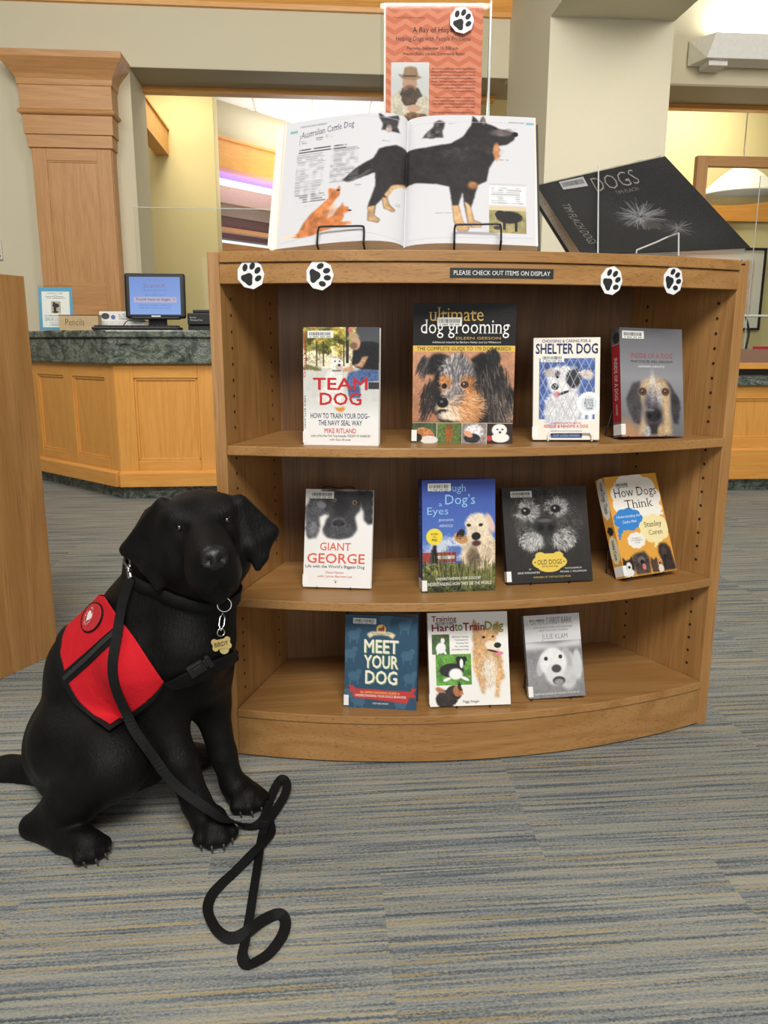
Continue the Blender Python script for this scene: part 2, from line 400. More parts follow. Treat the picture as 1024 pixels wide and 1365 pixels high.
# ================================================================== SERVICE COUNTER
def cabinet(label, M, length, ztop, panels, z_base=0.15, toe=True, m0=0.0, m1=0.0):
    """local x along the face, face at y=0 (front is -y)"""
    t = thing('counter_cabinet', label, 'counter cabinet', M=M)
    MB().prism([(m0*0.1+.001, 0.031), (length-m1*0.1-.001, 0.031), (length-m1-.001, 0.30), (m0+.001, 0.30)], 0.07, ztop-.002).build('carcass', MATS['honey_oak_z'], t)
    zt, zb = ztop-0.075, z_base+0.065
    fr = MB(); xs = [0]
    for a, b in panels: xs += [a, b]
    xs.append(length)
    for i in range(0, len(xs), 2): fr.box((xs[i], 0, z_base-0.02), (xs[i+1], 0.03, ztop), 0)
    for a, b in panels:
        fr.box((a, 0, zt), (b, 0.03, ztop), 1); fr.box((a, 0, z_base-0.02), (b, 0.03, zb), 1)
    fr.build('face_frame', [MATS['honey_oak_z'], MATS['honey_oak_x']], t, bevel=0.003)
    for a, b in panels:
        q = MB(); q.box((a, 0.013, zb), (b, 0.03, zt))
        for A, B in (((a, 0.006, zb), (a+0.012, 0.02, zt)), ((b-0.012, 0.006, zb), (b, 0.02, zt)), ((a, 0.006, zb), (b, 0.02, zb+0.012)), ((a, 0.006, zt-0.012), (b, 0.02, zt))): q.box(A, B)
        q.build('panel', MATS['honey_oak_z'], t, bevel=0.002)
    MB().add([(0, -0.03, 0.075), (length, -0.03, 0.075), (length, -0.03, z_base), (0, -0.03, z_base), (0, -0.005, z_base+0.012), (length, -0.005, z_base+0.012), (0, 0.01, 0.075), (length, 0.01, 0.075)],
             [(0, 1, 2, 3), (3, 2, 5, 4), (0, 6, 7, 1), (4, 5, 7, 6), (0, 3, 4, 6), (1, 7, 5, 2)]).build('base_moulding', MATS['honey_oak_x'], t, bevel=0.002)
    if toe: MB().box((0, 0.03, 0), (length, 0.06, 0.08)).build('toe_kick', granite_m, t)
    return t
VF = 4.325
ang = math.radians(135.0)
Mroom = lambda u, v, z=0, r=0: Matrix.Translation(rw(u, v, z)) @ Matrix.Rotation(PSI+r, 4, 'Z')
cabinet('honey oak counter cabinet below the computer, facing front with recessed panels', Mroom(-1.075, VF), 1.98, 0.735, [(0.10, 0.435), (0.53, 0.87), (0.97, 1.31), (1.41, 1.75)], m0=.125)
cabinet('honey oak counter cabinet angled away at the left behind the black dog', Mroom(-1.075-1.4*math.cos(ang-math.pi/2), VF+1.4*math.sin(ang-math.pi/2), 0, -math.pi/4), 1.4, 0.735, [(0.10, 0.45), (0.55, 0.86), (0.96, 1.30)], m1=.125)
cabinet('honey oak counter cabinet under the lower granite desk at the right', Mroom(0.905, VF), 4.2, 0.612, [(0.12, 0.62), (0.72, 1.3), (1.42, 2.0), (2.12, 2.7), (2.8, 3.4)], z_base=0.245)
g = MB()
d = 0.7071
fl = (-1.085, VF-0.035); le = (fl[0]-1.42*d, fl[1]+1.42*d)
g.prism([fl, (0.905, VF-0.035), (0.905, 4.98), (-1.15+0.25, 4.98), (le[0]+0.48, le[1]+0.48), le], 0.735, 0.872)
o1 = MB(); o = 0.018
g.prism([(fl[0]-0.008, fl[1]-o), (0.905, fl[1]-o), (0.905, 4.99), (-0.9, 4.99), (le[0]+0.50, le[1]+0.48), (le[0]-0.012, le[1]-0.012)], 0.872, 0.911)
lg = g.build('granite_ledge', granite_m, bevel=0.008); lg.rotation_euler = (0, 0, PSI)
tag(lg, 'dark green granite counter ledge carrying the computer and keyboard', 'counter top')
g = MB().box((0.91, VF-0.03, 0.612), (5.2, 4.96, 0.662)).build('granite_desktop', granite_m, bevel=0.006); g.rotation_euler = (0, 0, PSI)
tag(g, 'lower dark green granite desk top right of the bookcase', 'counter top')

# ================================================================== DISPLAY BOOKCASES
BC_LOC, BC_RZ, BC_H = (0.2043, 1.5699, 0.0), 0.1352, 1.0095
HW, BOW, BD, WB = 0.535, 0.0973, 0.2464, 0.4065
BR_ = (HW*HW + BOW*BOW)/(2*BOW)
def arc(x): return -(math.sqrt(BR_*BR_ - x*x) - (BR_-BOW))
def side_x(y, outer=0.0): return HW-0.022+outer - (HW-0.022-WB)*y/BD
Z1, Z2, Z3 = 0.6536, 0.3476, 0.1065
hole_m = plain('peg_hole_shadow_plug', (40, 28, 18), 0.8)
def bowed(x1, yb, off=0.0, n=28):
    fr = [(-x1+2*x1*i/n, arc(-x1+2*x1*i/n)+off) for i in range(n+1)]
    return fr + [(side_x(yb), yb), (-side_x(yb), yb)]
def bookcase(label, loc, rz):
    t = thing('display_bookcase', label, 'bookcase', loc, rz)
    X, Zm = MATS['bookcase_oak_x'], MATS['bookcase_oak_z']
    for s in (-1, 1):
        b = MB(); yb = 0.272
        P = [(s*(HW-0.022), 0), (s*HW, 0), (s*(side_x(yb, 0.022)), yb), (s*side_x(yb), yb)]
        if s < 0: P = P[::-1]
        b.prism(P, 0, BC_H)
        dv = Vector((-s*(HW-0.022-WB), BD, 0)).normalized(); nv = Vector((-s*dv.y, s*dv.x*1.0, 0))
        nv = Vector((-s*BD, -(HW-0.022-WB), 0)).normalized()
        for y in (0.036, 0.205):
            z = 0.135
            while z < 0.93:
                if min(abs(z-Z1+0.009), abs(z-Z2+0.009)) > 0.014:
                    c = Vector((s*side_x(y), y, z)) + nv*0.0006
                    b.add([c + dv*0.0033*math.cos(k*math.pi/5) + Vector((0, 0, 0.0033*math.sin(k*math.pi/5))) for k in range(10)], [tuple(range(10)) if s < 0 else tuple(range(9, -1, -1))], 1)
                z += 0.0305
        b.build('side_panel', [Zm, hole_m], t, bevel=0.0012)
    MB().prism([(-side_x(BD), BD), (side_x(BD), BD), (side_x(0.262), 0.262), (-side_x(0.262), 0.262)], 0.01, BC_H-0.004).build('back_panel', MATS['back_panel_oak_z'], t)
    MB().prism(bowed(HW-0.022, BD), BC_H-0.0195, BC_H).build('top_board', X, t, bevel=0.0015)
    n = 28; x1 = HW-0.0222
    def band(o0, o1): return [(-x1+2*x1*i/n, arc(-x1+2*x1*i/n)+o0) for i in range(n+1)] + [(x1-2*x1*i/n, arc(x1-2*x1*i/n)+o1) for i in range(n+1)]
    MB().prism(band(0.005, 0.024), BC_H-0.0565, BC_H-0.0205).build('fascia', X, t, bevel=0.001)
    for z in (Z1, Z2): MB().prism(bowed(HW-0.0225, BD-0.001, 0.001), z-0.0185, z).build('shelf', X, t, bevel=0.002)
    MB().prism(bowed(HW-0.0225, BD-0.001), Z3-0.017, Z3).build('bottom_shelf', X, t, bevel=0.0015)
    MB().prism(band(0.004, 0.022), 0.004, Z3-0.0178).build('base_board', X, t, bevel=0.001)
    return t
bookcase('low oak bookcase with bowed front and three shelves of dog books', BC_LOC, BC_RZ)
bookcase('oak bookcase end cropped at the left edge of the photo', (-1.387-0.006, 2.166, 0), -0.8133)
BCM = Matrix.Translation(BC_LOC) @ Matrix.Rotation(BC_RZ, 4, 'Z')

# ================================================================== INK PAINTING
def vnoise(ny, nx, cy, cx, seed):
    r = np.random.RandomState(seed).rand(cy+2, cx+2)
    y = np.linspace(0, cy, ny); x = np.linspace(0, cx, nx)
    yi = y.astype(int); xi = x.astype(int); fy = (y-yi)[:, None]; fx = (x-xi)[None]
    fy = fy*fy*(3-2*fy); fx = fx*fx*(3-2*fx)
    a = r[yi][:, xi]; b = r[yi][:, xi+1]; c = r[yi+1][:, xi]; d = r[yi+1][:, xi+1]
    return (a*(1-fx)+b*fx)*(1-fy)+(c*(1-fx)+d*fx)*fy
def box_blur(m, n):
    for _ in range(2):
        for ax in (0, 1):
            p = np.pad(m, [(n, n) if k == ax else (0, 0) for k in (0, 1)], mode='edge')
            c = np.cumsum(p, ax); c = np.insert(c, 0, 0, ax)
            m = (np.take(c, range(2*n+1, c.shape[ax]), ax) - np.take(c, range(0, c.shape[ax]-2*n-1), ax))/(2*n+1)
    return m
class Cv:
    """a sheet of ink: u to the right, v downwards, both 0..1"""
    def __init__(s, w, h, bg=(255, 255, 255), res=0.001):
        s.w, s.h = w, h; s.asp = h/w
        s.nx, s.ny = max(3, int(w/res)), max(3, int(h/res))
        s.u, s.v = np.meshgrid(np.linspace(0, 1, s.nx), np.linspace(0, 1, s.ny))
        s.c = np.zeros((s.ny, s.nx, 3)) + np.array(bg, float)
        k = RNG.randint(1 << 30)
        s.na = vnoise(s.ny, s.nx, int(14*s.asp)+2, 14, k) - .5
        s.nb = vnoise(s.ny, s.nx, int(60*s.asp)+2, 60, k+1) - .5
        s.nc = RNG.rand(s.ny, s.nx) - .5
        s.nd = vnoise(s.ny, s.nx, int(14*s.asp)+2, 14, k+2) - .5
    def blend(s, m, col, tex=0.0):
        col = np.array(col, float)
        if col.ndim == 1: col = col[None, None]
        col = np.clip(col*(1+tex*(s.nb*1.2+s.nc*0.7+s.na)[..., None]), 0, 255)
        s.c = s.c*(1-m[..., None]) + col*m[..., None]; return s
    def q(s, wob):
        return s.u + wob*(s.na*.7+s.nb*.45), s.v + wob*(s.nd*.7+s.nb*.45)/s.asp
    def ell(s, u, v, ru, rv, col, rot=0, soft=.15, wob=0, tex=0, a=1):
        U, V = s.q(wob); x = U-u; y = (V-v)*s.asp; t = math.radians(rot)
        X = x*math.cos(t)+y*math.sin(t); Y = -x*math.sin(t)+y*math.cos(t)
        d = np.sqrt((X/ru)**2+(Y/(rv*s.asp))**2)
        return s.blend(a*np.clip((1-d)/soft+.5, 0, 1), col, tex)
    def pmask(s, pts, wob=0, n=1):
        U, V = s.q(wob); m = np.zeros(s.u.shape, bool); k = len(pts)
        for i in range(k):
            (x0, y0), (x1, y1) = pts[i], pts[(i+1) % k]
            if y0 == y1: continue
            m ^= ((y0 > V) != (y1 > V)) & (U < (x1-x0)*(V-y0)/(y1-y0)+x0)
        m = m.astype(float)
        return box_blur(m, n) if n else m
    def poly(s, pts, col, wob=0, tex=0, n=1, a=1): return s.blend(a*s.pmask(pts, wob, n), col, tex)
    def rect(s, u0, v0, u1, v1, col, tex=0, a=1):
        return s.blend(a*((s.u >= u0) & (s.u <= u1) & (s.v >= v0) & (s.v <= v1)).astype(float), col, tex)
    def vgrad(s, v0, v1, c0, c1, u0=0, u1=1, tex=0):
        t = np.clip((s.v-v0)/(v1-v0), 0, 1)[..., None]
        col = np.array(c0, float)*(1-t)+np.array(c1, float)*t
        return s.blend(((s.v >= v0) & (s.v <= v1) & (s.u >= u0) & (s.u <= u1)).astype(float), col, tex)
    def line(s, u0, v0, u1, v1, wd, col, a=1):
        p = wd+2/s.nx; q = p/s.asp
        i0, i1 = int(max(0, (min(u0, u1)-p)*(s.nx-1))), int(min(s.nx, (max(u0, u1)+p)*(s.nx-1)+2))
        j0, j1 = int(max(0, (min(v0, v1)-q)*(s.ny-1))), int(min(s.ny, (max(v0, v1)+q)*(s.ny-1)+2))
        if i1 <= i0 or j1 <= j0: return s
        B = (slice(j0, j1), slice(i0, i1))
        x = s.u[B]-u0; y = (s.v[B]-v0)*s.asp; dx = u1-u0; dy = (v1-v0)*s.asp
        t = np.clip((x*dx+y*dy)/max(dx*dx+dy*dy, 1e-9), 0, 1)
        d = np.hypot(x-t*dx, y-t*dy); m = (a*np.clip((wd-d)/(0.9/s.nx)+.5, 0, 1))[..., None]
        s.c[B] = s.c[B]*(1-m)+np.array(col, float)*m; return s
    def hair(s, u, v, ru, rv, n, ln, cols, ang=None, wd=.0025, a=.7, jit=.5, flow=None):
        """short strokes of coat inside an ellipse; ang in degrees (90 = downwards), or outwards from flow"""
        for k in range(n):
            t = RNG.rand()*6.283; r = math.sqrt(RNG.rand()); x, y = u+ru*r*math.cos(t), v+rv*r*math.sin(t)
            if flow is not None: th = math.atan2((y-flow[1])*s.asp, x-flow[0])
            else: th = math.radians(ang)
            th += (RNG.rand()-.5)*jit; L_ = ln*(.5+.8*RNG.rand()); c0 = np.array(cols[k % len(cols)], float)*(.85+.3*RNG.rand())
            s.line(x, y, x+L_*math.cos(th), y+L_*math.sin(th)/s.asp, wd, np.clip(c0, 0, 255), a)
        return s
    def greek(s, u0, v0, u1, v1, rows, col, a=.6):
        """rows of print too small to read"""
        for k in range(rows):
            v = v0+(v1-v0)*(k+.5)/rows; hh = (v1-v0)/rows*.28
            end = u1-(RNG.rand()*.12*(u1-u0)); m = (np.abs(s.v-v) < max(hh, .5/s.ny)) & (s.u > u0) & (s.u < end)
            s.blend(a*m*np.clip(.75+2.2*s.nb+.4*s.nc, 0, 1), col)
        return s
    def pts(s, P, x0, y0, x1, y1): return [((x-x0)/(x1-x0), (y-y0)/(y1-y0)) for x, y in P]

_txt = {}
def text_mesh(body, bold, shear=0.0, serif=False):
    key = (body, bold, shear, serif)
    if key in _txt: return _txt[key]
    cu = bpy.data.curves.new('t', 'FONT'); cu.body = body; cu.resolution_u = 2; cu.offset = min(bold, 0.0); cu.shear = shear
    ob = bpy.data.objects.new('t', cu); me = ob.to_mesh()
    v = np.zeros(len(me.vertices)*3); me.vertices.foreach_get('co', v); v = v.reshape(-1, 3)[:, :2]
    f = [tuple(p.vertices) for p in me.polygons]
    if serif and bold <= 0:                                   # bracketless serifs on the ends of the stems
        cnt = {}
        for p in f:
            for i in range(len(p)):
                e = tuple(sorted((p[i], p[(i+1) % len(p)]))); cnt[e] = cnt.get(e, 0)+1
        nv = []
        for (i, j), k in cnt.items():
            a, b = v[i], v[j]; L_ = abs(a[0]-b[0])
            if k == 1 and abs(a[1]-b[1]) < .004 and .03 < L_ < .16:
                x0, x1, y = min(a[0], b[0])-.05, max(a[0], b[0])+.05, a[1]
                up = 1 if min(abs(y), abs(y+.2)) < .08 else -1
                q = len(v)+len(nv); nv += [(x0, y), (x1, y), (x1, y+up*.032), (x0, y+up*.032)]; f.append((q, q+1, q+2, q+3) if up > 0 else (q+3, q+2, q+1, q))
        if nv: v = np.concatenate([v, np.array(nv)])
    ob.to_mesh_clear(); bpy.data.objects.remove(ob); bpy.data.curves.remove(cu)
    _txt[key] = (v, f); return _txt[key]
class Art:
    """printed surface: one mesh whose ink is a colour attribute"""
    def __init__(s): s.v = []; s.c = []; s.f = []; s.n = 0
    def push(s, v, c, f):
        s.v.append(np.asarray(v, float)); s.c.append(np.asarray(c, float)); s.f += [tuple(i+s.n for i in q) for q in f]; s.n += len(v)
    def grid(s, cv, mp, h=0.0):
        x, y, z = mp(cv.u.ravel(), cv.v.ravel(), h)
        ny, nx = cv.ny, cv.nx; i = (np.arange(ny-1)[:, None]*nx+np.arange(nx-1)[None]).ravel()
        q = np.stack([i, i+nx, i+nx+1, i+1], 1)
        s.push(np.stack([x, y, z], 1), lin(np.clip(cv.c, 0, 255).reshape(-1, 3)), q.tolist()); return s
    def text(s, body, u0, v0, u1, v1, col, mp, bold=0.0, h=0.0004, rot=0, shear=0.0, serif=False):
        if bold > 0:                               # heavier strokes: the same letters overprinted a hair apart
            v, f = text_mesh(body, 0.0, shear, serif); e = v.max(0)-v.min(0); bu, bv = bold*.8*(u1-u0)/max(e[0], .1), bold*.8*(v1-v0)/max(e[1], .1)
            if rot == 90: bu, bv = bold*.8*(u1-u0)/max(e[1], .1), bold*.8*(v1-v0)/max(e[0], .1)
            for k, (a_, b_) in enumerate(((1, 0), (-1, 0), (0, 1), (0, -1), (.7, .7), (-.7, -.7))):
                s.text(body, u0+a_*bu+bu*.5, v0+b_*bv+bv*.5, u1+a_*bu-bu*.5, v1+b_*bv-bv*.5, col, mp, 0.0, h+.00004*(k+1), rot, shear, serif)
            bold = 0.0
        v, f = text_mesh(body, bold, shear, serif); lo = v.min(0); hi = v.max(0); n = (v-lo)/np.maximum(hi-lo, 1e-6)
        if rot == 90: U = u0+(u1-u0)*n[:, 1]; V = v0+(v1-v0)*n[:, 0]      # reads downwards
        else: U = u0+(u1-u0)*n[:, 0]; V = v1-(v1-v0)*n[:, 1]
        x, y, z = mp(U, V, h)
        s.push(np.stack([x, y, z], 1), np.tile(lin(col), (len(v), 1)), f); return s
    def box(s, a, b, col, M=None):
        m = MB().box(a, b, 0, M); s.push(m.v, np.tile(lin(col), (8, 1)), m.f); return s
    def raw(s, v, f, col): s.push(v, np.tile(lin(col), (len(v), 1)), f); return s
    def build(s, name, mat, parent=None, label=None, smooth=False):
        V = np.concatenate(s.v); C = np.concatenate(s.c)
        me = bpy.data.meshes.new(name); me.from_pydata(V.tolist(), [], s.f); me.materials.append(mat)
        at = me.color_attributes.new('ink', 'FLOAT_COLOR', 'POINT')
        at.data.foreach_set('color', np.concatenate([C, np.ones((len(C), 1))], 1).astype(np.float32).ravel())
        if smooth: me.polygons.foreach_set('use_smooth', [True]*len(s.f))
        me.update(); o = bpy.data.objects.new(name, me); COL.objects.link(o)
        if parent: o.parent = parent
        if label: o['label'] = label
        return o
def flat(w, h, x0=0.0, y0=0.0, z0=0.0):
    """sheet facing +z, v runs down from y0+h"""
    return lambda u, v, t: (x0+u*w, y0+h-v*h, z0+t+0*u)

page_m = None
def pages_material():
    t = NT('page_edges')
    sp = t.noise(t.coord((3, 3, 900)), 1.0, 2)
    t.link(t.ramp(sp, [(0.3, (206, 198, 180)), (0.7, (240, 234, 220))]), t.b.inputs['Base Color']); t.setp(Roughness=0.9)
    return t.m
page_m = pages_material()

def pose(x, y, z, yaw, lean, roll, w, h):
    """matrix of a leaning book: origin at its front bottom left corner, x along the cover, y up the cover, z out of it"""
    X = Vector((math.cos(yaw), math.sin(yaw), 0)); N = Vector((math.sin(yaw), -math.cos(yaw), 0)); Z = Vector((0, 0, 1))
    U = Z*math.cos(lean) - N*math.sin(lean); c, s = math.cos(roll), math.sin(roll)
    A, Bv = X*c+U*s, U*c-X*s; Cc = A.cross(Bv)
    zz = z - min(0, A.z*w)
    M = Matrix(((A.x, Bv.x, Cc.x, x), (A.y, Bv.y, Cc.y, y), (A.z, Bv.z, Cc.z, zz), (0, 0, 0, 1)))
    return M
def barcode(t, u0, v0, u1, v1, w, h):
    """white library barcode sticker on the cover"""
    bw, bh = (u1-u0)*w, (v1-v0)*h; mp = flat(bw, bh, u0*w, (1-v1)*h, 0.0006)
    a = Art(); a.box((u0*w, (1-v1)*h, 0.0001), (u1*w, (1-v0)*h, 0.0006), (232, 232, 226))
    r = np.random.RandomState(int(1e5*(u0+w))); x = 0.07
    while x < 0.90:
        k = 0.008+0.02*r.rand(); v, f = [], []
        p = mp(np.array([x, x, x+k, x+k]), np.array([.2, .66, .66, .2]), 0.0003)
        a.raw(np.stack(p, 1), [(0, 1, 2, 3)], (30, 30, 30)); x += k+0.008+0.022*r.rand()
    for k in range(14):
        if k in (1, 6, 10): continue
        p = mp(np.array([.1+.058*k]*2+[.1+.058*k+.036]*2), np.array([.76, .9, .9, .76]), 0.0003)
        a.raw(np.stack(p, 1), [(0, 1, 2, 3)], (60, 60, 60))
    a.build('barcode_label', print_matte, t, 'white barcode sticker')
def book(label, P, th, cv, texts, spine, spine_txt=None, bc=None, tag_spine=True, mat=None, group='dog books standing on the bookcase shelves', spine_art=None):
    """P = (x, y, z, yaw, lean, roll, w, h)"""
    w, h = P[6], P[7]; mat = mat or print_gloss
    t = thing('book', label, 'book', M=pose(*P), group=group)
    a = Art(); mp = flat(w, h, 0, 0, 0.0)
    a.grid(cv, mp)
    for T in texts:
        a.text(*T[:6], mp, *(T[6:]))
    a.box((0, 0, -0.0026), (w, h, -0.0002), tuple(cv.c.reshape(-1, 3).mean(0)))
    a.box((0, 0, -th), (w, h, -th+0.0026), spine); a.box((0.0001, 0, -th), (0.0026, h, -0.0002), spine)
    ms = lambda u, v, k: (-k-0.0001+0*u, h*(1-v), -th+u*th)        # the spine, seen from the left
    if spine_art is not None: a.grid(spine_art, ms, 0.0001)
    for T in (spine_txt or []):
        a.text(*T[:6], ms, *(T[6:]))
    a.build('cover', mat, t)
    MB().box((0.003, 0.003, -th+0.0027), (w-0.004, h-0.0035, -0.0027)).build('page_block', page_m, t)
    if bc: barcode(t, *bc, w, h)
    if tag_spine:
        Art().box((-0.0012, 0.004, -th+0.002), (0.009, 0.026, 0.0007), (236, 236, 232)).build('spine_label', print_matte, t, 'white call number sticker at the foot of the spine')
    return t

def stand(label, M, w, h, th, x0, x1, hb, base, mat, lip=0.004, lip_bar=False, r=0.0016, zdrop=0.004, z_floor=None, group='wire book easels in the bookcase'):
    """wire easel behind and under a leaning book (book frame M)"""
    t = thing('book_easel', label, 'book stand', (M @ Vector(((x0+x1)/2, 0, -th/2))), 0, group)
    inv = t.matrix_basis.inverted() if False else Matrix.Translation(-Vector(t.location))
    W = lambda x, y, z: tuple(inv @ (M @ Vector((x, y, z))))
    e = r+0.0004; zb = -th-e; f = 0.004 + e
    bk = smooth_path([W(x0, -e, zb), W(x0, hb*.5, zb), W(x0, hb-.012, zb), W(x0+.003, hb-.003, zb), W(x0+.012, hb, zb), W((x0+x1)/2, hb-.003, zb), W(x1-.012, hb, zb), W(x1-.003, hb-.003, zb), W(x1, hb-.012, zb), W(x1, hb*.5, zb), W(x1, -e, zb)], 4)
    MB().tube(bk, r).build('back_wire', mat, t, smooth=True)
    for x in (x0, x1):
        MB().tube([W(x, -e, zb), W(x, -e, f-.003), W(x, -e+.002, f), W(x, lip, f)], r).build('foot_wire', mat, t, smooth=True)
    if lip_bar: MB().tube(smooth_path([W(x0, lip, f), W(x0+.003, lip+.006, f), W(x0+.009, lip+.008, f), W(x1-.009, lip+.008, f), W(x1-.003, lip+.006, f), W(x1, lip, f)], 4), r).build('lip_wire', mat, t, smooth=True)
    # prop leg: from the back wire down to the shelf behind
    for x in (x0, x1):
        top = Vector(W(x, hb*.72, zb)); foot = Vector(W(x, 0, zb)); back = Vector((M.to_3x3() @ Vector((0, 0, -1)))); back.z = 0; back.normalize()
        ft = foot + back*base; ft.z = (z_floor if z_floor is not None else M.translation.z) - t.location.z + r
        MB().tube([top, ft, foot+Vector((0, 0, 0.001))], r).build('prop_leg', mat, t, smooth=True)
    return t

# ================================================================== THE BOOKS
def face_dog(c, u, v, s, cols, rot=0): ...
RED = (196, 40, 44)

# ---- upper shelf: white cover, man with a pale dog
w, h = .1463, .2229
c = Cv(w, h, (236, 234, 230)); N = lambda P: c.pts(P, 80, 147, 400, 655)
c.vgrad(0, .36, (206, 190, 130), (226, 216, 190), tex=.5).vgrad(.34, .68, (206, 204, 196), (214, 213, 208), tex=.05).vgrad(.62, .78, (214, 213, 208), (238, 236, 232))
for k in range(26): c.ell(RNG.rand()*.62, RNG.rand()*.2, .05+.05*RNG.rand(), .03+.03*RNG.rand(), [(120, 116, 40), (84, 84, 34), (176, 150, 60), (196, 176, 84)][k % 4], wob=.08, tex=.5, soft=.5, a=.8)
c.rect(0, .30, .62, .335, (238, 228, 200), a=.7)
for x in (.03, .17, .26, .53): c.rect(x, .12, x+.018, .33, (70, 60, 38), a=.85)
c.ell(.1, .345, .14, .02, (92, 92, 40), wob=.05, soft=.5, a=.8).rect(.56, 0, .60, .3, (54, 50, 40))
c.vgrad(0, .3, (70, 74, 80), (96, 96, 90), u0=.70, u1=1)
c.poly(N([(290, 245), (310, 225), (330, 208), (375, 208), (400, 215), (400, 330), (330, 330), (285, 305)]), (28, 28, 30), tex=.3)
c.poly(N([(280, 305), (330, 320), (355, 270), (330, 272), (315, 300), (250, 322), (248, 338), (300, 335)]), (196, 148, 116), tex=.2)
c.poly(N([(270, 340), (330, 325), (400, 330), (400, 375), (340, 380), (320, 390), (322, 450), (275, 450), (262, 380)]), (74, 96, 140), tex=.35)
c.rect(.86, .46, 1, .52, (50, 52, 54)).ell(.69, .135, .062, .055, (200, 156, 128), soft=.3).ell(.665, .155, .05, .03, (126, 96, 72), soft=.6)
c.poly(N([(266, 192), (280, 172), (305, 172), (318, 190), (300, 193), (262, 202)]), (176, 156, 116)).ell(.62, 0.025, .03, .022, (196, 110, 110), soft=.7)
c.poly(N([(195, 330), (178, 350), (165, 400), (140, 460), (160, 480), (240, 480), (250, 400), (245, 340)]), (232, 230, 222), wob=.02, tex=.08, n=2)
c.ell(.44, .31, .078, .056, (236, 234, 226), tex=.06).ell(.475, .335, .045, .03, (206, 184, 176), soft=.3).ell(.475, .317, .018, .011, (40, 36, 34)).ell(.42, .285, .012, .008, (50, 44, 40)).ell(.48, .285, .012, .008, (50, 44, 40)).rect(.38, .36, .50, .37, (30, 30, 34))
c.poly(N([(240, 490), (252, 486), (258, 496), (246, 508), (232, 508), (218, 500), (214, 488), (226, 492)]), (222, 140, 46))
book('white cover with red title, man in cap and pale dog, leftmost on top shelf', (-.1561, 1.5107, Z1, -.105, .0633, 0, w, h), .026, c,
     [('TEAM DOG', .008, .04, .034, .42, RED, .01, .0004, 90), ('MIKE RITLAND', .010, .58, .032, .86, (44, 56, 92), 0, .0004, 90), ('TEAM', .13, .425, .85, .525, RED, .02), ('DOG', .22, .55, .77, .655, RED, .02), ('HOW TO TRAIN YOUR DOG–', .095, .725, .88, .77, (44, 56, 92), .01), ('THE NAVY SEAL WAY', .20, .785, .78, .83, (44, 56, 92), .01),
      ('MIKE RITLAND', .28, .855, .70, .895, (206, 62, 48), .01), ('author of the New York Times bestseller TRIDENT K9 WARRIORS', .10, .908, .89, .93, (40, 40, 40)), ('with Gary Brozek', .35, .942, .63, .966, (40, 40, 40))],
     (214, 208, 200), [('TEAM DOG', .25, .03, .75, .42, RED, .01, .0006, 90), ('MIKE RITLAND', .35, .58, .65, .86, (44, 56, 92), 0, .0006, 90)], (.06, .03, .40, .09))

# ---- upper shelf: tall black cover, shaggy black and tan dog
w, h = .1963, .2686
c = Cv(w, h, (14, 14, 15)); N = lambda P: c.pts(P, 548, 43, 985, 643)
c.rect(0, .298, 1, .338, (222, 184, 84)).vgrad(.338, .845, (196, 142, 108), (172, 118, 88), tex=.12)
blk, gry, tan = (26, 24, 25), (128, 124, 126), (196, 130, 74)
c.poly(N([(596, 310), (610, 285), (655, 255), (700, 262), (715, 300), (690, 340), (660, 330), (600, 345)]), blk, wob=.07, tex=.6, n=2)
c.poly(N([(640, 330), (625, 400), (640, 480), (680, 555), (985, 555), (985, 430), (940, 340), (880, 300), (700, 290)]), blk, wob=.08, tex=.8, n=2)
c.poly(N([(800, 270), (850, 245), (910, 275), (935, 320), (915, 350), (870, 345), (820, 320)]), (18, 17, 18), wob=.06, tex=.5, n=2)
c.poly(N([(880, 420), (940, 440), (985, 480), (985, 555), (900, 555)]), (150, 132, 118), wob=.10, tex=.6, n=3, a=.8)
c.ell(.45, .50, .17, .13, gry, wob=.10, tex=.9, soft=.5).ell(.40, .46, .05, .10, (196, 192, 190), wob=.08, tex=.6, soft=.7, a=.8)
c.ell(.33, .56, .06, .055, tan, wob=.06, tex=.4, soft=.7).ell(.53, .55, .055, .05, tan, wob=.06, tex=.4, soft=.7)
c.ell(.52, .72, .19, .13, (206, 140, 84), wob=.08, tex=.5, soft=.4).ell(.42, .64, .10, .09, (150, 138, 132), wob=.08, tex=.6, soft=.7)
c.ell(.36, .745, .125, .06, (222, 196, 166), wob=.03, tex=.25, soft=.4, rot=14).ell(.33, .775, .08, .022, (30, 24, 24), soft=.4, rot=8).ell(.40, .80, .12, .035, (232, 214, 190), wob=.04, tex=.3, soft=.6)
c.hair(.12, .42, .05, .06, 120, .10, [blk, (50, 48, 50), (96, 92, 94)], ang=110, wd=.003).hair(.80, .62, .18, .22, 420, .12, [blk, (34, 32, 34), (60, 54, 52), (120, 104, 92)], ang=80, wd=.003).hair(.17, .66, .07, .13, 160, .12, [blk, (40, 38, 40)], ang=110, wd=.003)
c.hair(.44, .48, .13, .11, 420, .05, [(70, 66, 68), (150, 146, 148), (104, 100, 102), (196, 192, 190), (46, 44, 46)], wd=.0024, flow=(.40, .70)).hair(.33, .57, .05, .05, 90, .03, [tan, (214, 150, 92)], flow=(.36, .66), wd=.0022).hair(.56, .57, .06, .05, 90, .03, [tan, (160, 100, 56)], flow=(.36, .66), wd=.0022)
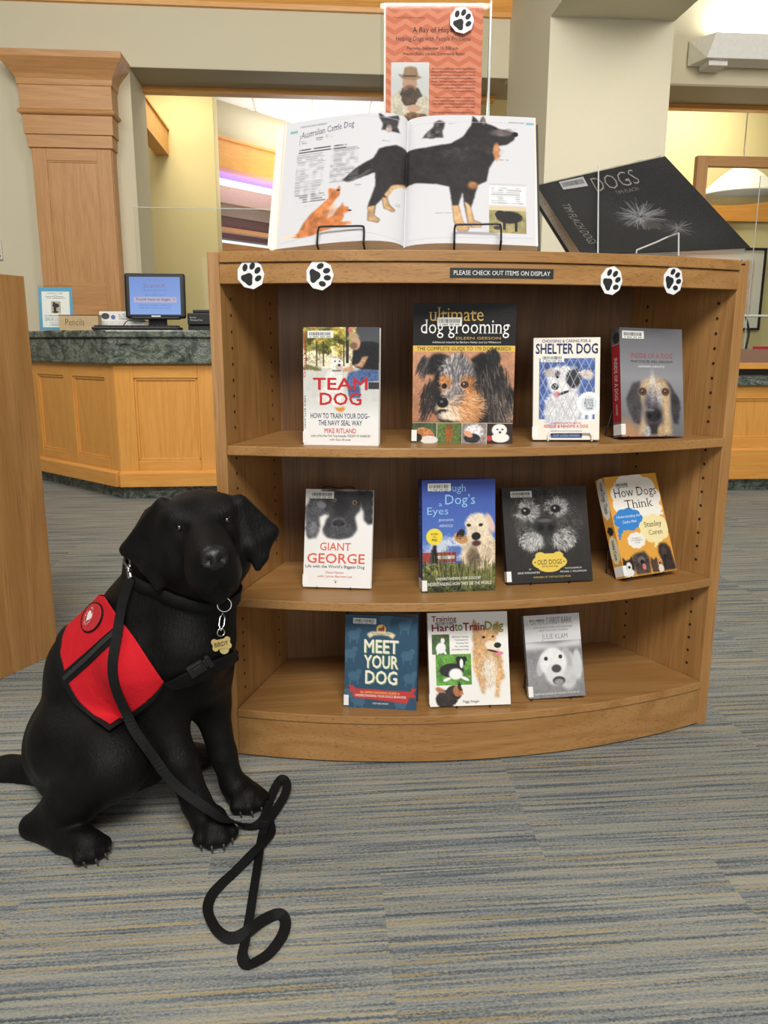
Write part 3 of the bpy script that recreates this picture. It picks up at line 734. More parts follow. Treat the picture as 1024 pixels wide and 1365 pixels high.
c.hair(.54, .74, .16, .10, 420, .06, [(206, 140, 84), (176, 108, 60), (226, 172, 120), (236, 206, 170)], wd=.0024, flow=(.33, .68)).hair(.40, .66, .08, .07, 160, .03, [(150, 138, 132), (190, 180, 174), (110, 100, 96)], flow=(.32, .72), wd=.002).hair(.38, .78, .10, .03, 90, .04, [(240, 226, 206), (222, 196, 166)], ang=60, wd=.0022).hair(.78, .36, .07, .05, 150, .07, [(18, 17, 18), (44, 42, 44)], ang=70, wd=.003)
c.ell(.30, .705, .057, .036, (16, 15, 16), soft=.2).ell(.29, .697, .015, .008, (120, 120, 124), soft=.8)
c.ell(.315, .585, .026, .02, (20, 18, 18), soft=.3).ell(.515, .575, .038, .024, (22, 18, 17), soft=.3).ell(.515, .575, .024, .018, (96, 58, 30), soft=.4).ell(.515, .575, .012, .010, (10, 10, 10)).ell(.508, .569, .006, .004, (240, 240, 240))
for x0, x1, bg in ((0, .242, (70, 86, 56)), (.25, .492, (96, 116, 60)), (.50, .742, (150, 140, 134)), (.75, 1, (52, 40, 36))): c.rect(x0, .852, x1, 1, bg, tex=.3)
c.ell(.13, .93, .10, .04, (196, 130, 80), rot=20, tex=.3).ell(.17, .975, .09, .03, (226, 220, 212)).ell(.05, .96, .05, .03, (40, 30, 28))
c.ell(.37, .93, .04, .06, (164, 98, 44), tex=.3).ell(.37, .88, .03, .02, (130, 78, 38)).rect(.335, .95, .35, .995, (150, 90, 40)).rect(.385, .95, .40, .995, (150, 90, 40))
c.ell(.62, .91, .10, .05, (206, 204, 204), tex=.4).ell(.60, .96, .08, .035, (40, 38, 40), tex=.4).ell(.56, .93, .05, .02, (224, 160, 130), rot=30)
c.ell(.87, .90, .075, .045, (244, 242, 238), tex=.05).ell(.88, .955, .09, .035, (240, 238, 232), tex=.05).ell(.85, .895, .01, .007, (20, 20, 20)).ell(.90, .895, .01, .007, (20, 20, 20)).ell(.877, .915, .012, .008, (20, 20, 20)).ell(.77, .96, .03, .02, (190, 60, 60))
for x in (.245, .496, .745): c.rect(x-.003, .852, x+.003, 1, (220, 214, 200))
c.rect(0, .847, 1, .853, (206, 190, 150))
book('tall black cover with shaggy black and tan dog and yellow strip, largest on top shelf', (.0552, 1.5397, Z1, -.0682, .0475, 0, w, h), .017, c,
     [('ultimate', .155, .03, .685, .125, (214, 176, 96), -.004, .0004, 0, 0, True), ('dog grooming', .075, .115, .945, .245, (236, 234, 230), -.004, .0004, 0, 0, True), ('EILEEN GEESON', .42, .236, .86, .254, (196, 160, 88), 0, .0004, 0, 0, True), ('Additional material by Barbara Vetter and Lia Whitmore', .19, .267, .86, .284, (226, 224, 218)),
      ('THE COMPLETE GUIDE TO 170 DOG BREEDS', .04, .306, .96, .331, (36, 30, 24), 0, .0004, 0, 0, True)],
     (18, 18, 19), [], (.235, .10, .475, .16))

# ---- upper shelf: cream cover, spotted dog behind a wire fence
w, h = .131, .2029
c = Cv(w, h, (232, 228, 214))
c.rect(.09, .20, .93, .80, (74, 98, 160), tex=.35)
c.ell(.30, .72, .14, .16, (196, 198, 206), wob=.06, tex=.2, soft=.3).ell(.50, .68, .24, .20, (226, 224, 222), wob=.08, tex=.2, soft=.3)
c.ell(.47, .42, .25, .15, (228, 226, 224), wob=.08, tex=.2, soft=.25).ell(.60, .40, .11, .09, (42, 42, 46), wob=.06, tex=.3, soft=.3).ell(.80, .36, .10, .05, (206, 190, 180), wob=.06, tex=.3, rot=25)
c.ell(.28, .34, .08, .05, (190, 176, 170), wob=.06, tex=.3, rot=-30).ell(.36, .36, .045, .035, (60, 56, 60), soft=.6, wob=.03)
c.ell(.40, .50, .13, .075, (236, 234, 230), soft=.4).ell(.33, .478, .055, .033, (24, 22, 24)).ell(.36, .555, .05, .03, (216, 132, 136), soft=.4).ell(.46, .54, .09, .014, (40, 34, 36), rot=-20)
c.hair(.46, .70, .24, .16, 380, .07, [(236, 234, 232), (206, 206, 210), (190, 192, 198)], ang=100, wd=.003).hair(.36, .40, .10, .10, 130, .04, [(236, 234, 232), (214, 210, 208)], flow=(.38, .50), wd=.0025).hair(.61, .40, .09, .08, 140, .05, [(36, 36, 40), (64, 62, 66)], flow=(.45, .46), wd=.0028).hair(.80, .36, .09, .04, 90, .06, [(226, 214, 206), (190, 172, 162)], ang=30, wd=.0028).hair(.24, .34, .07, .04, 80, .05, [(206, 194, 186), (170, 156, 150)], ang=160, wd=.0028)
c.ell(.365, .385, .02, .014, (20, 18, 18)).ell(.555, .385, .022, .015, (16, 14, 14))
for k in range(-6, 12):
    x = .09+.115*k
    for sgn in (1, -1):
        a, b = (x, .20), (x+sgn*.42*1.05, .80)
        P = [(a[0]+(b[0]-a[0])*t, a[1]+(b[1]-a[1])*t) for t in np.linspace(0, 1, 21)]
        P = [p for p in P if .09 <= p[0] <= .93]
        if len(P) > 1: c.line(*P[0], *P[-1], .006, (176, 184, 196), .8)
c.ell(.84, .645, .165, .105, (236, 238, 240), soft=.08)
for k in range(28):
    a = k*2*math.pi/28; c.ell(.84+.165*math.cos(a), .645+.105*math.sin(a), .018, .012, (244, 245, 246))
c.ell(.84, .645, .12, .078, (206, 210, 216), soft=.06, a=.6).poly([(.74, .73), (.70, .80), (.745, .795), (.775, .825), (.80, .74)], (232, 234, 236)).poly([(.83, .745), (.82, .825), (.86, .81), (.90, .83), (.90, .74)], (232, 234, 236))
c.rect(.27, .915, .74, .985, (52, 86, 150))
NAV = (36, 42, 92)
book('cream paperback with spotted dog behind chain-link fence, on a white wire easel', (.298, 1.5626, Z1+.004, -.0737, .1797, .0119, w, h), .014, c,
     [('CHOOSING & CARING FOR A', .13, .018, .86, .048, (98, 44, 110), .012), ('SHELTER DOG', .035, .058, .965, .158, NAV, .03), ('DOG', .78, .598, .90, .622, (70, 80, 100), .01), ('BOOK', .77, .628, .91, .65, (70, 80, 100), .01), ('OF THE', .77, .656, .91, .676, (70, 80, 100), .01), ('YEAR', .79, .682, .90, .702, (70, 80, 100), .01),
      ('A COMPLETE GUIDE TO HELP YOU', .27, .828, .73, .844, (196, 44, 44), .006), ('RESCUE & REHOME A DOG', .17, .852, .83, .882, (206, 48, 44), .014), ('BOB CHRISTIANSEN', .31, .935, .70, .965, (226, 230, 240), .004)],
     (222, 218, 204), [], (.11, .168, .46, .238))

# ---- upper shelf: grey cover, hound face, red spine
w, h = .1482, .2221
c = Cv(w, h, (120, 120, 124)); N = lambda P: c.pts(P, 420, 145, 680, 588)
c.vgrad(0, .45, (98, 98, 102), (142, 142, 147)).vgrad(.45, 1, (142, 142, 147), (104, 104, 108))
c.ell(0, .97, .30, .12, (176, 132, 96), soft=.8)
c.poly(N([(500, 360), (470, 370), (440, 430), (450, 480), (470, 530), (495, 540), (500, 500), (508, 430)]), (70, 64, 68), wob=.02, tex=.25, n=2)
c.poly(N([(590, 350), (620, 365), (660, 430), (668, 470), (655, 540), (635, 535), (628, 470), (620, 420)]), (56, 52, 57), wob=.02, tex=.25, n=2)
c.poly(N([(495, 400), (510, 360), (560, 342), (605, 355), (625, 400), (620, 480), (628, 580), (485, 580), (515, 480)]), (196, 168, 128), wob=.02, tex=.15, n=3)
c.ell(.53, .56, .12, .07, (212, 196, 172), wob=.04, tex=.3, soft=.6).ell(.50, .62, .055, .20, (206, 200, 198), wob=.03, tex=.2, soft=.7).ell(.50, .72, .15, .16, (96, 92, 100), wob=.03, tex=.25, soft=.6).ell(.62, .68, .05, .14, (180, 176, 176), wob=.04, tex=.3, soft=.6, a=.6)
c.hair(.53, .57, .12, .08, 200, .03, [(220, 206, 186), (196, 170, 134), (176, 150, 116)], flow=(.51, .75), wd=.002).hair(.40, .82, .05, .12, 120, .03, [(206, 180, 142), (186, 156, 116)], ang=95, wd=.002).hair(.64, .80, .05, .14, 140, .03, [(206, 180, 142), (176, 146, 108)], ang=85, wd=.002).hair(.51, .66, .05, .10, 130, .025, [(216, 212, 210), (180, 176, 178), (140, 136, 142)], ang=270, wd=.002)
c.ell(.52, .82, .15, .12, (70, 66, 72), tex=.2, soft=.5).ell(.515, .80, .115, .06, (34, 33, 36), soft=.3).ell(.45, .81, .03, .018, (8, 8, 8)).ell(.58, .81, .03, .018, (8, 8, 8)).ell(.47, .755, .06, .014, (150, 150, 156), soft=.9, a=.6)
c.ell(.51, .93, .12, .05, (44, 42, 46), soft=.5).ell(.40, .95, .06, .05, (176, 170, 168), soft=.6, tex=.2).ell(.63, .95, .06, .06, (190, 160, 120), soft=.6, tex=.2)
for x in (.345, .71): c.ell(x, .585, .062, .035, (56, 46, 42), soft=.5).ell(x, .587, .032, .021, (126, 70, 44), soft=.4).ell(x, .587, .018, .013, (14, 12, 12)).ell(x-.008, .58, .006, .004, (240, 240, 240))
sp = Cv(.030, h, (164, 32, 40)); sp.rect(0, 0, 1, .145, (108, 108, 112)).rect(0, .145, 1, .15, (190, 180, 180)).ell(.6, .09, .4, .05, (48, 44, 46), soft=.4).rect(0, .86, 1, 1, (104, 104, 108))
book('grey cover with hound face and red spine, rightmost on top shelf', (.4838, 1.587, Z1+.004, .2842, .1979, -.0265, w, h), .030, c,
     [('INSIDE OF A DOG', .17, .232, .83, .275, (160, 60, 62), -.006, .0004, 0, 0, True), ('WHAT DOGS SEE, SMELL, AND KNOW', .16, .297, .84, .322, (44, 44, 46), 0, .0004, 0, 0, True), ('ALEXANDRA HOROWITZ', .28, .345, .70, .363, (232, 232, 234))],
     (164, 32, 40), [('INSIDE OF A DOG', .30, .27, .68, .66, (236, 220, 216), 0, .0006, 90, 0, True), ('HOROWITZ', .4, .70, .62, .80, (236, 220, 216), 0, .0006, 90)], (.04, .03, .38, .10), spine_art=sp)

# ---- middle shelf: white cover, upside of a big grey dog
w, h = .1417, .204
c = Cv(w, h, (234, 232, 228)); N = lambda P: c.pts(P, 95, 110, 400, 560)
G1, G2 = (58, 58, 61), (88, 88, 92)
c.poly(N([(115, 150), (95, 200), (100, 320), (110, 340), (150, 335), (165, 290), (160, 240), (185, 225), (200, 235), (205, 180), (180, 140)]), (82, 82, 86), wob=.03, tex=.35, n=2)
c.poly(N([(165, 112), (345, 112), (350, 150), (345, 200), (320, 240), (335, 290), (310, 325), (250, 340), (195, 330), (175, 295), (190, 255), (205, 230), (175, 190)]), G1, wob=.02, tex=.25, n=2)
c.poly(N([(330, 112), (400, 112), (400, 265), (380, 268), (362, 250), (360, 210), (345, 180)]), (50, 50, 53), wob=.02, tex=.3, n=2)
c.ell(.53, .19, .10, .10, (40, 40, 43), soft=.7).ell(.50, .36, .10, .07, (96, 96, 100), soft=.7, wob=.02, tex=.2).ell(.50, .345, .09, .035, (40, 40, 43), soft=.4).ell(.44, .36, .02, .012, (10, 10, 10)).ell(.56, .355, .02, .012, (10, 10, 10)).ell(.50, .44, .20, .06, (72, 72, 76), soft=.6, tex=.3)
c.ell(.43, .11, .03, .018, (150, 120, 80), soft=.4).ell(.43, .112, .014, .011, (10, 10, 10)).ell(.73, .13, .035, .022, (150, 120, 80), soft=.4).ell(.73, .132, .016, .013, (10, 10, 10)).ell(.24, .16, .07, .035, (130, 130, 134), soft=.5, rot=20).ell(.12, .40, .06, .06, (110, 110, 114), soft=.7, tex=.4)
c.ell(.48, .945, .012, .008, (70, 70, 70)); c.ell(.46, .932, .006, .004, (70, 70, 70)); c.ell(.48, .928, .006, .004, (70, 70, 70)); c.ell(.50, .932, .006, .004, (70, 70, 70))
CO = (220, 92, 72)
book('white cover with big dark grey dog head and coral title, leftmost on middle shelf', (-.1681, 1.5543, Z2+.004, -.085, .2749, 0, w, h), .020, c,
     [('GIANT', .235, .545, .69, .625, CO, .008), ('GEORGE', .05, .655, .90, .755, CO, .014), ('Life with the World’s Biggest Dog', .03, .772, .90, .812, (52, 52, 54), .006), ('Dave Nasaw', .33, .835, .60, .858, (206, 96, 80), .004), ('with Lynne Barrett-Lee', .21, .875, .72, .905, (206, 96, 80), .004)],
     (226, 224, 220), [], (.075, .022, .42, .095))

# ---- middle shelf: blue cover, yellow dog in a field
w, h = .1519, .2306
c = Cv(w, h, (62, 88, 170)); N = lambda P: c.pts(P, 620, 65, 957, 578)
c.vgrad(0, .6, (56, 76, 158), (84, 122, 196)).ell(.40, .62, .40, .09, (196, 208, 226), wob=.15, soft=.7).ell(.50, .575, .16, .04, (226, 230, 236), wob=.12, soft=.7).ell(.42, .63, .10, .05, (84, 116, 180), wob=.1, soft=.7)
c.rect(0, .64, .46, .73, (150, 56, 54), tex=.3).rect(.2, .67, .44, .70, (216, 206, 204), tex=.3)
c.poly(N([(655, 440), (660, 390), (672, 360), (685, 365), (690, 400), (695, 450)]), (24, 22, 30), wob=.03)
c.vgrad(.74, 1, (110, 116, 62), (62, 66, 34), tex=.9)
for k in range(170):
    x = RNG.rand(); y = .74+.24*RNG.rand(); c.line(x, y, x+(.08*RNG.rand()-.04), y-.06-.10*RNG.rand(), .004, [(60, 64, 30), (150, 144, 84), (176, 160, 104), (88, 96, 48), (40, 44, 24)][k % 5], .7)
c.poly(N([(800, 340), (830, 310), (930, 290), (955, 340), (957, 440), (930, 480), (860, 470), (820, 460), (800, 420)]), (222, 202, 172), wob=.04, tex=.2, n=2)
c.ell(.52, .52, .10, .045, (206, 156, 104), tex=.2, rot=30).ell(.52, .485, .05, .05, (40, 32, 30), rot=30, tex=.3).ell(.93, .39, .05, .09, (226, 190, 176), soft=.4, rot=-20)
c.ell(.75, .42, .165, .12, (232, 216, 190), wob=.03, tex=.12, soft=.25).ell(.74, .50, .11, .08, (226, 206, 178), soft=.4, tex=.1)
c.hair(.75, .43, .14, .10, 240, .03, [(236, 222, 198), (216, 196, 166), (244, 232, 212)], flow=(.74, .50), wd=.0024).hair(.80, .66, .16, .10, 200, .05, [(226, 206, 178), (196, 172, 140), (150, 124, 96)], ang=95, wd=.0026).hair(.52, .52, .08, .03, 70, .04, [(206, 156, 104), (170, 116, 70)], ang=30, wd=.0025)
c.ell(.735, .505, .062, .035, (24, 22, 24), soft=.25).ell(.74, .568, .06, .026, (84, 52, 52), soft=.5).ell(.635, .405, .03, .014, (46, 36, 32), soft=.4, rot=10).ell(.80, .405, .03, .014, (46, 36, 32), soft=.4, rot=-10)
c.ell(.70, .70, .09, .10, (70, 56, 44), wob=.06, soft=.6, tex=.5, a=.7)
for k in range(70):
    x = .5+.5*RNG.rand(); y = .86+.1*RNG.rand(); c.line(x, y, x+(.08*RNG.rand()-.04), y-.10-.10*RNG.rand(), .004, [(60, 64, 30), (150, 144, 84), (120, 126, 70)][k % 3], .8)
c.ell(.165, .50, .112, .073, (238, 214, 66), soft=.06)
LB = (150, 200, 232)
sp = Cv(.033, h, (48, 66, 146))
t_ = book('blue cover with yellow dog in grass and yellow round badge', (.0795, 1.5246, Z2, .1307, .1162, 0, w, h), .042, c,
     [('Through', .12, .04, .60, .125, LB, -.006, .0004, 0, 0, True), ('a', .225, .205, .27, .232, LB, -.006), ('Dog’s', .315, .13, .72, .245, LB, -.006, .0004, 0, 0, True), ('Eyes', .07, .24, .355, .325, LB, -.006, .0004, 0, 0, True), ('JENNIFER', .22, .345, .43, .37, (200, 212, 236)), ('ARNOLD', .23, .392, .42, .417, (200, 212, 236)),
      ('AS SEEN', .115, .468, .215, .484, (90, 70, 30), .004), ('ON', .145, .494, .185, .508, (90, 70, 30), .004), ('PBS', .13, .518, .205, .54, (90, 70, 30), .008), ('UNDERSTANDING OUR DOGS BY', .18, .865, .80, .89, (238, 238, 234), .002), ('UNDERSTANDING HOW THEY SEE THE WORLD', .05, .91, .95, .94, (238, 238, 234), .002)],
     (48, 66, 146), [('Through a Dog’s Eyes', .25, .06, .75, .56, LB, -.004, .0006, 90, 0, True), ('JENNIFER ARNOLD', .35, .62, .65, .84, (200, 212, 236), 0, .0006, 90)], (.08, .03, .39, .095), spine_art=sp)

# ---- middle shelf: dark cover, old dog's face in black and white
w, h = .1892, .2044
c = Cv(w, h, (42, 40, 38)); N = lambda P: c.pts(P, 78, 105, 390, 445)
c.vgrad(0, 1, (56, 53, 50), (38, 36, 34), tex=.1)
c.poly(N([(110, 180), (140, 140), (200, 110), (290, 115), (340, 170), (375, 240), (350, 270), (320, 260), (325, 300), (290, 320), (160, 320), (145, 290), (120, 250)]), (62, 60, 58), wob=.04, tex=.5, n=3)
for k in range(120):
    x = .15+.7*RNG.rand(); y = .08+.5*RNG.rand(); g = 70+70*RNG.rand(); c.line(x, y, x+.05*(RNG.rand()-.5)+(x-.5)*.12, y+.05, .003, (g, g, g), .5)
c.ell(.30, .26, .12, .10, (150, 148, 146), wob=.10, tex=.7, soft=.7).ell(.64, .22, .12, .09, (156, 154, 152), wob=.10, tex=.7, soft=.7)
for k in range(160):
    a = RNG.rand()*6.28; r = .5+.5*RNG.rand(); cx = (.31, .68)[k % 2]; x = cx+.15*r*math.cos(a); y = .565+.10*r*math.sin(a); g = 120+100*RNG.rand(); c.line(x, y, x+.03*(x-cx), y+.035, .0035, (g, g, g), .8)
c.ell(.33, .56, .155, .105, (168, 166, 163), wob=.10, tex=.8, soft=.5, a=.75).ell(.68, .56, .155, .105, (160, 158, 155), wob=.10, tex=.8, soft=.5, a=.75)
c.hair(.50, .40, .40, .36, 700, .05, [(50, 48, 46), (84, 82, 80), (66, 64, 62), (40, 38, 37)], flow=(.49, .42), wd=.0022, jit=.8).hair(.30, .24, .10, .09, 260, .04, [(186, 184, 182), (120, 118, 116), (210, 208, 206)], flow=(.27, .26), wd=.002).hair(.65, .21, .10, .08, 260, .04, [(186, 184, 182), (120, 118, 116), (210, 208, 206)], flow=(.62, .24), wd=.002)
c.hair(.32, .56, .13, .09, 420, .035, [(214, 212, 210), (150, 148, 146), (96, 94, 92), (230, 228, 226)], flow=(.46, .42), wd=.002).hair(.69, .56, .13, .09, 420, .035, [(206, 204, 202), (140, 138, 136), (90, 88, 86), (226, 224, 222)], flow=(.52, .42), wd=.002)
c.ell(.505, .50, .06, .16, (46, 45, 44), soft=.7, a=.8).ell(.485, .41, .135, .10, (42, 41, 41), soft=.3, wob=.01, tex=.2).ell(.43, .43, .035, .03, (8, 8, 8), soft=.5).ell(.545, .43, .035, .03, (8, 8, 8), soft=.5).ell(.48, .355, .09, .02, (110, 110, 110), soft=.9, a=.7)
c.ell(.265, .255, .055, .042, (28, 27, 26), soft=.4).ell(.62, .235, .06, .042, (28, 27, 26), soft=.4).ell(.255, .245, .012, .011, (190, 190, 188)).ell(.61, .226, .012, .011, (190, 190, 188))
c.ell(.505, .79, .205, .085, (226, 196, 86), soft=.06); c.rect(.36, .70, .65, .725, (226, 196, 86)); c.ell(.40, .725, .06, .04, (226, 196, 86)); c.ell(.61, .725, .06, .04, (226, 196, 86)); c.ell(.5, .85, .13, .045, (226, 196, 86), soft=.1)
c.ell(.335, .79, .008, .008, (50, 44, 34)); c.ell(.675, .79, .008, .008, (50, 44, 34))
book('dark square cover with greying old dog and yellow plaque on middle shelf', (.2606, 1.5744, Z2+.004, .1569, .331, 0, w, h), .018, c,
     [('OLD DOGS', .36, .765, .65, .815, (52, 46, 36), 0, .0004, 0, 0, True), ('are the best dogs', .41, .822, .60, .85, (80, 70, 50)), ('BY', .26, .853, .285, .868, (226, 226, 222)), ('GENE WEINGARTEN', .12, .885, .38, .905, (226, 226, 222)), ('PHOTOGRAPHS BY', .68, .853, .88, .87, (226, 226, 222)), ('MICHAEL S. WILLIAMSON', .62, .887, .93, .905, (226, 226, 222)), ('WINNERS OF THE PULITZER PRIZE', .30, .935, .74, .954, (196, 176, 100))],
     (40, 38, 36), [], (.10, .04, .35, .105))

# ---- middle shelf: tilted orange cover with speech clouds
w, h = .1433, .2208
c = Cv(w, h, (226, 162, 64))
def cloud(c, u, v, ru, rv, col, n=9, s=0):
    c.ell(u, v, ru*.86, rv*.82, col, soft=.05)
    for k in range(n):
        a = 2*math.pi*(k+s)/n; c.ell(u+ru*.68*math.cos(a), v+rv*.68*math.sin(a), ru*.40, rv*.42, col, soft=.07)
cloud(c, .52, .235, .44, .235, (240, 236, 226)); cloud(c, .70, .36, .26, .10, (240, 236, 226))
for u, v, r in ((.93, .37, .035), (.955, .42, .022)): c.ell(u, v, r, r*.66, (240, 236, 226))
cloud(c, .29, .44, .26, .105, (52, 132, 206)); c.ell(.10, .545, .05, .032, (52, 132, 206)); c.ell(.07, .59, .03, .02, (52, 132, 206)); c.ell(.06, .62, .018, .012, (52, 132, 206))
cloud(c, .74, .56, .27, .135, (240, 226, 170)); c.ell(.72, .71, .035, .024, (240, 226, 170)); c.ell(.69, .735, .02, .014, (240, 226, 170))
cloud(c, .36, .655, .16, .075, (240, 236, 226))
D1 = (46, 36, 34)
c.poly([(.72, .80), (.74, .74), (.80, .71), (.90, .72), (.96, .77), (.97, .84), (1, .99), (.74, .99), (.76, .9)], D1, tex=.4, n=2).ell(.83, .80, .05, .05, (74, 58, 52), soft=.6).ell(.83, .845, .03, .018, (20, 18, 18))
c.poly([(.20, .87), (.22, .80), (.30, .78), (.46, .77), (.53, .84), (.50, .99), (.24, .99)], (66, 56, 54), tex=.5, n=2).ell(.37, .85, .07, .035, (110, 100, 96), soft=.5).ell(.38, .87, .04, .02, (20, 18, 18)).ell(.40, .92, .035, .03, (206, 120, 120))
c.poly([(.02, .86), (.03, .80), (.08, .84), (.16, .83), (.20, .80), (.22, .88), (.20, .99), (.02, .99)], (36, 32, 32), n=1).ell(.12, .90, .05, .045, (232, 228, 222), soft=.3).ell(.10, .96, .10, .04, (230, 226, 220), soft=.3).ell(.12, .905, .025, .014, (20, 18, 18))
c.poly([(.53, .90), (.56, .83), (.60, .87), (.66, .84), (.68, .92), (.70, .99), (.54, .99)], (74, 56, 44), tex=.3).ell(.71, .90, .05, .04, (190, 140, 96), tex=.3).ell(.71, .96, .05, .04, (226, 216, 206)).ell(.70, .905, .015, .010, (20, 18, 18))
sp = Cv(.03, h, (226, 162, 64)); cloud(sp, .5, .20, .52, .20, (240, 236, 226), 11); sp.ell(.5, .53, .3, .045, (36, 30, 30), wob=.2); cloud(sp, .5, .72, .5, .13, (240, 232, 196), 9)
book('orange cover with white, blue and cream speech clouds, tilted at the shelf right end', (.5126, 1.594, Z2+.012, .4053, .4052, .0103, w, h), .030, c,
     [('How Dogs', .12, .125, .93, .245, (40, 36, 34), -.006, .0004, 0, 0, True), ('Think', .28, .25, .82, .335, (40, 36, 34), -.006, .0004, 0, 0, True), ('Understanding the', .08, .395, .52, .43, (226, 236, 246), 0, .0004, 0, .3), ('Canine Mind', .17, .448, .44, .478, (226, 236, 246), 0, .0004, 0, .3), ('Stanley', .56, .485, .90, .555, (40, 36, 34), -.006, .0004, 0, 0, True), ('Coren', .62, .57, .88, .62, (40, 36, 34), -.006, .0004, 0, 0, True),
      ('The author of', .27, .625, .44, .64, (70, 66, 62)), ('The Intelligence', .25, .648, .47, .663, (70, 66, 62)), ('of Dogs', .31, .672, .41, .686, (70, 66, 62))],
     (226, 162, 64), [('How Dogs Think', .22, .04, .78, .36, (50, 46, 44), 0, .0006, 90, 0, True), ('Stanley Coren', .3, .62, .7, .82, (50, 46, 44), 0, .0006, 90, 0, True)], (.16, .065, .44, .125), spine_art=sp)

# ---- bottom shelf: teal cover with red ribbon
w, h = .1498, .1961
c = Cv(w, h, (46, 80, 104)); N = lambda P: c.pts(P, 82, 78, 322, 400)
for x, y, r in ((.12, .22, .3), (.82, .10, -.2), (.07, .42, 0), (.86, .42, .2), (.13, .66, .2), (.90, .66, 0), (.2, .93, .1), (.78, .94, -.2), (.55, .05, .1), (.05, .85, 0)):
    c.ell(x, y, .085, .05, (66, 102, 126), rot=12).ell(x+.07, y-.05, .04, .03, (66, 102, 126)).rect(x-.06, y+.01, x-.04, y+.09, (66, 102, 126)).rect(x+.04, y+.01, x+.06, y+.09, (66, 102, 126))
c.ell(.50, .145, .066, .05, (226, 178, 96), soft=.06).ell(.50, .15, .045, .022, (120, 70, 44)).ell(.53, .125, .018, .014, (120, 70, 44)).rect(.465, .15, .475, .18, (120, 70, 44)).rect(.52, .15, .53, .18, (120, 70, 44))
c.poly([(.30, .20), (.36, .175), (.5, .165), (.64, .175), (.70, .20), (.66, .245), (.60, .215), (.5, .205), (.40, .215), (.34, .245)], (232, 216, 176))
c.poly([(.05, .755), (.13, .765), (.13, .79), (.93, .80), (.93, .755), (1, .765), (.96, .81), (1, .86), (.90, .865), (.88, .93), (.12, .89), (.12, .83), (.05, .835), (.08, .79)], (196, 62, 58))
CR = (240, 234, 216)
LT = []
for tx, a, b, v0, v1 in (('MEET', .27, .74, .26, .40), ('YOUR', .27, .74, .425, .565), ('DOG', .29, .73, .59, .735)):
    LT += [(tx, a+.012, v0+.006, b+.012, v1+.008, (104, 146, 84), .035, .0002), (tx, a, v0, b, v1, CR, .03)]
book('teal cover with cream lettering and red ribbon on bottom shelf', (-.082, 1.5046, Z3, -.1197, .1225, 0, w, h), .046, c,
     LT + [('ILLUSTRATED', .37, .185, .63, .2, (90, 60, 40)), ('the GAME-CHANGING GUIDE to', .22, .815, .77, .838, (246, 214, 120), .004), ('UNDERSTANDING YOUR DOG’S BEHAVIOR', .15, .85, .86, .876, (246, 238, 226), .004), ('KIM BROPHEY', .40, .935, .62, .953, (226, 226, 216), .004)],
     (34, 52, 72), [('MEET YOUR DOG', .3, .2, .7, .62, CR, .01, .0006, 90), ('BROPHEY', .35, .68, .65, .82, CR, 0, .0006, 90)], (.11, .035, .43, .095))

# ---- bottom shelf: white cover with four dogs
w, h = .1691, .1927
c = Cv(w, h, (238, 236, 230)); N = lambda P: c.pts(P, 362, 66, 636, 387)
c.rect(.045, .235, .265, .45, (74, 100, 60), tex=.3).ell(.155, .38, .06, .06, (238, 238, 236), rot=20).ell(.18, .30, .025, .03, (240, 240, 238)).ell(.13, .41, .015, .05, (236, 236, 234), rot=30).ell(.20, .42, .015, .04, (236, 236, 234), rot=-30).ell(.185, .265, .012, .012, (200, 60, 60))
c.rect(.085, .45, .525, .775, (92, 146, 58), tex=.3).ell(.28, .62, .15, .075, (36, 36, 36), tex=.2).ell(.40, .53, .055, .055, (34, 34, 34)).ell(.45, .50, .025, .03, (34, 34, 34), rot=-30).ell(.36, .50, .025, .03, (34, 34, 34), rot=30).ell(.405, .55, .022, .05, (242, 242, 240)).ell(.33, .66, .085, .06, (242, 242, 240), soft=.3).ell(.44, .71, .06, .016, (242, 242, 240), rot=25).ell(.22, .715, .05, .016, (240, 240, 238), rot=-20)
c.ell(.20, .93, .13, .10, (46, 40, 40), wob=.03, tex=.4).ell(.30, .86, .10, .08, (56, 44, 40), tex=.4).ell(.35, .84, .06, .06, (180, 120, 66), tex=.2).poly([(.07, .81), (.10, .79), (.18, .82), (.20, .86), (.10, .85)], (176, 116, 84)).ell(.37, .79, .02, .045, (44, 38, 38)).ell(.40, .87, .02, .012, (210, 110, 110)).ell(.39, .83, .012, .01, (20, 20, 20))
TN = (206, 162, 112)
c.poly(N([(520, 150), (512, 200), (515, 260), (530, 310), (540, 350), (548, 350), (552, 310), (585, 300), (590, 330), (583, 362), (596, 365), (603, 320), (618, 290), (615, 240), (600, 190)]), TN, wob=.03, tex=.25, n=2)
c.ell(.76, .62, .09, .13, (236, 228, 212), soft=.6, wob=.05, tex=.1).poly(N([(515, 140), (512, 112), (520, 90), (535, 112), (540, 135)]), (196, 146, 100), n=1).poly(N([(580, 130), (590, 110), (604, 98), (608, 130), (600, 150)]), (188, 138, 94), n=1)
c.hair(.72, .62, .13, .20, 420, .04, [TN, (186, 140, 94), (224, 188, 146), (240, 226, 206)], ang=95, wd=.0022).hair(.76, .66, .06, .10, 120, .04, [(244, 238, 226), (226, 212, 190)], ang=95, wd=.0022)
c.ell(.70, .29, .155, .115, TN, wob=.02, tex=.2, soft=.2).ell(.80, .37, .095, .055, (236, 224, 204), soft=.4, rot=14).ell(.865, .365, .045, .03, (28, 26, 26)).ell(.88, .455, .055, .02, (222, 128, 140), rot=-8).ell(.80, .425, .07, .012, (60, 40, 38), rot=14).ell(.695, .275, .022, .014, (30, 24, 22)).ell(.81, .27, .016, .012, (30, 24, 22)).ell(.64, .96, .02, .02, (238, 236, 230))
MR, OG = (132, 38, 48), (132, 142, 44)
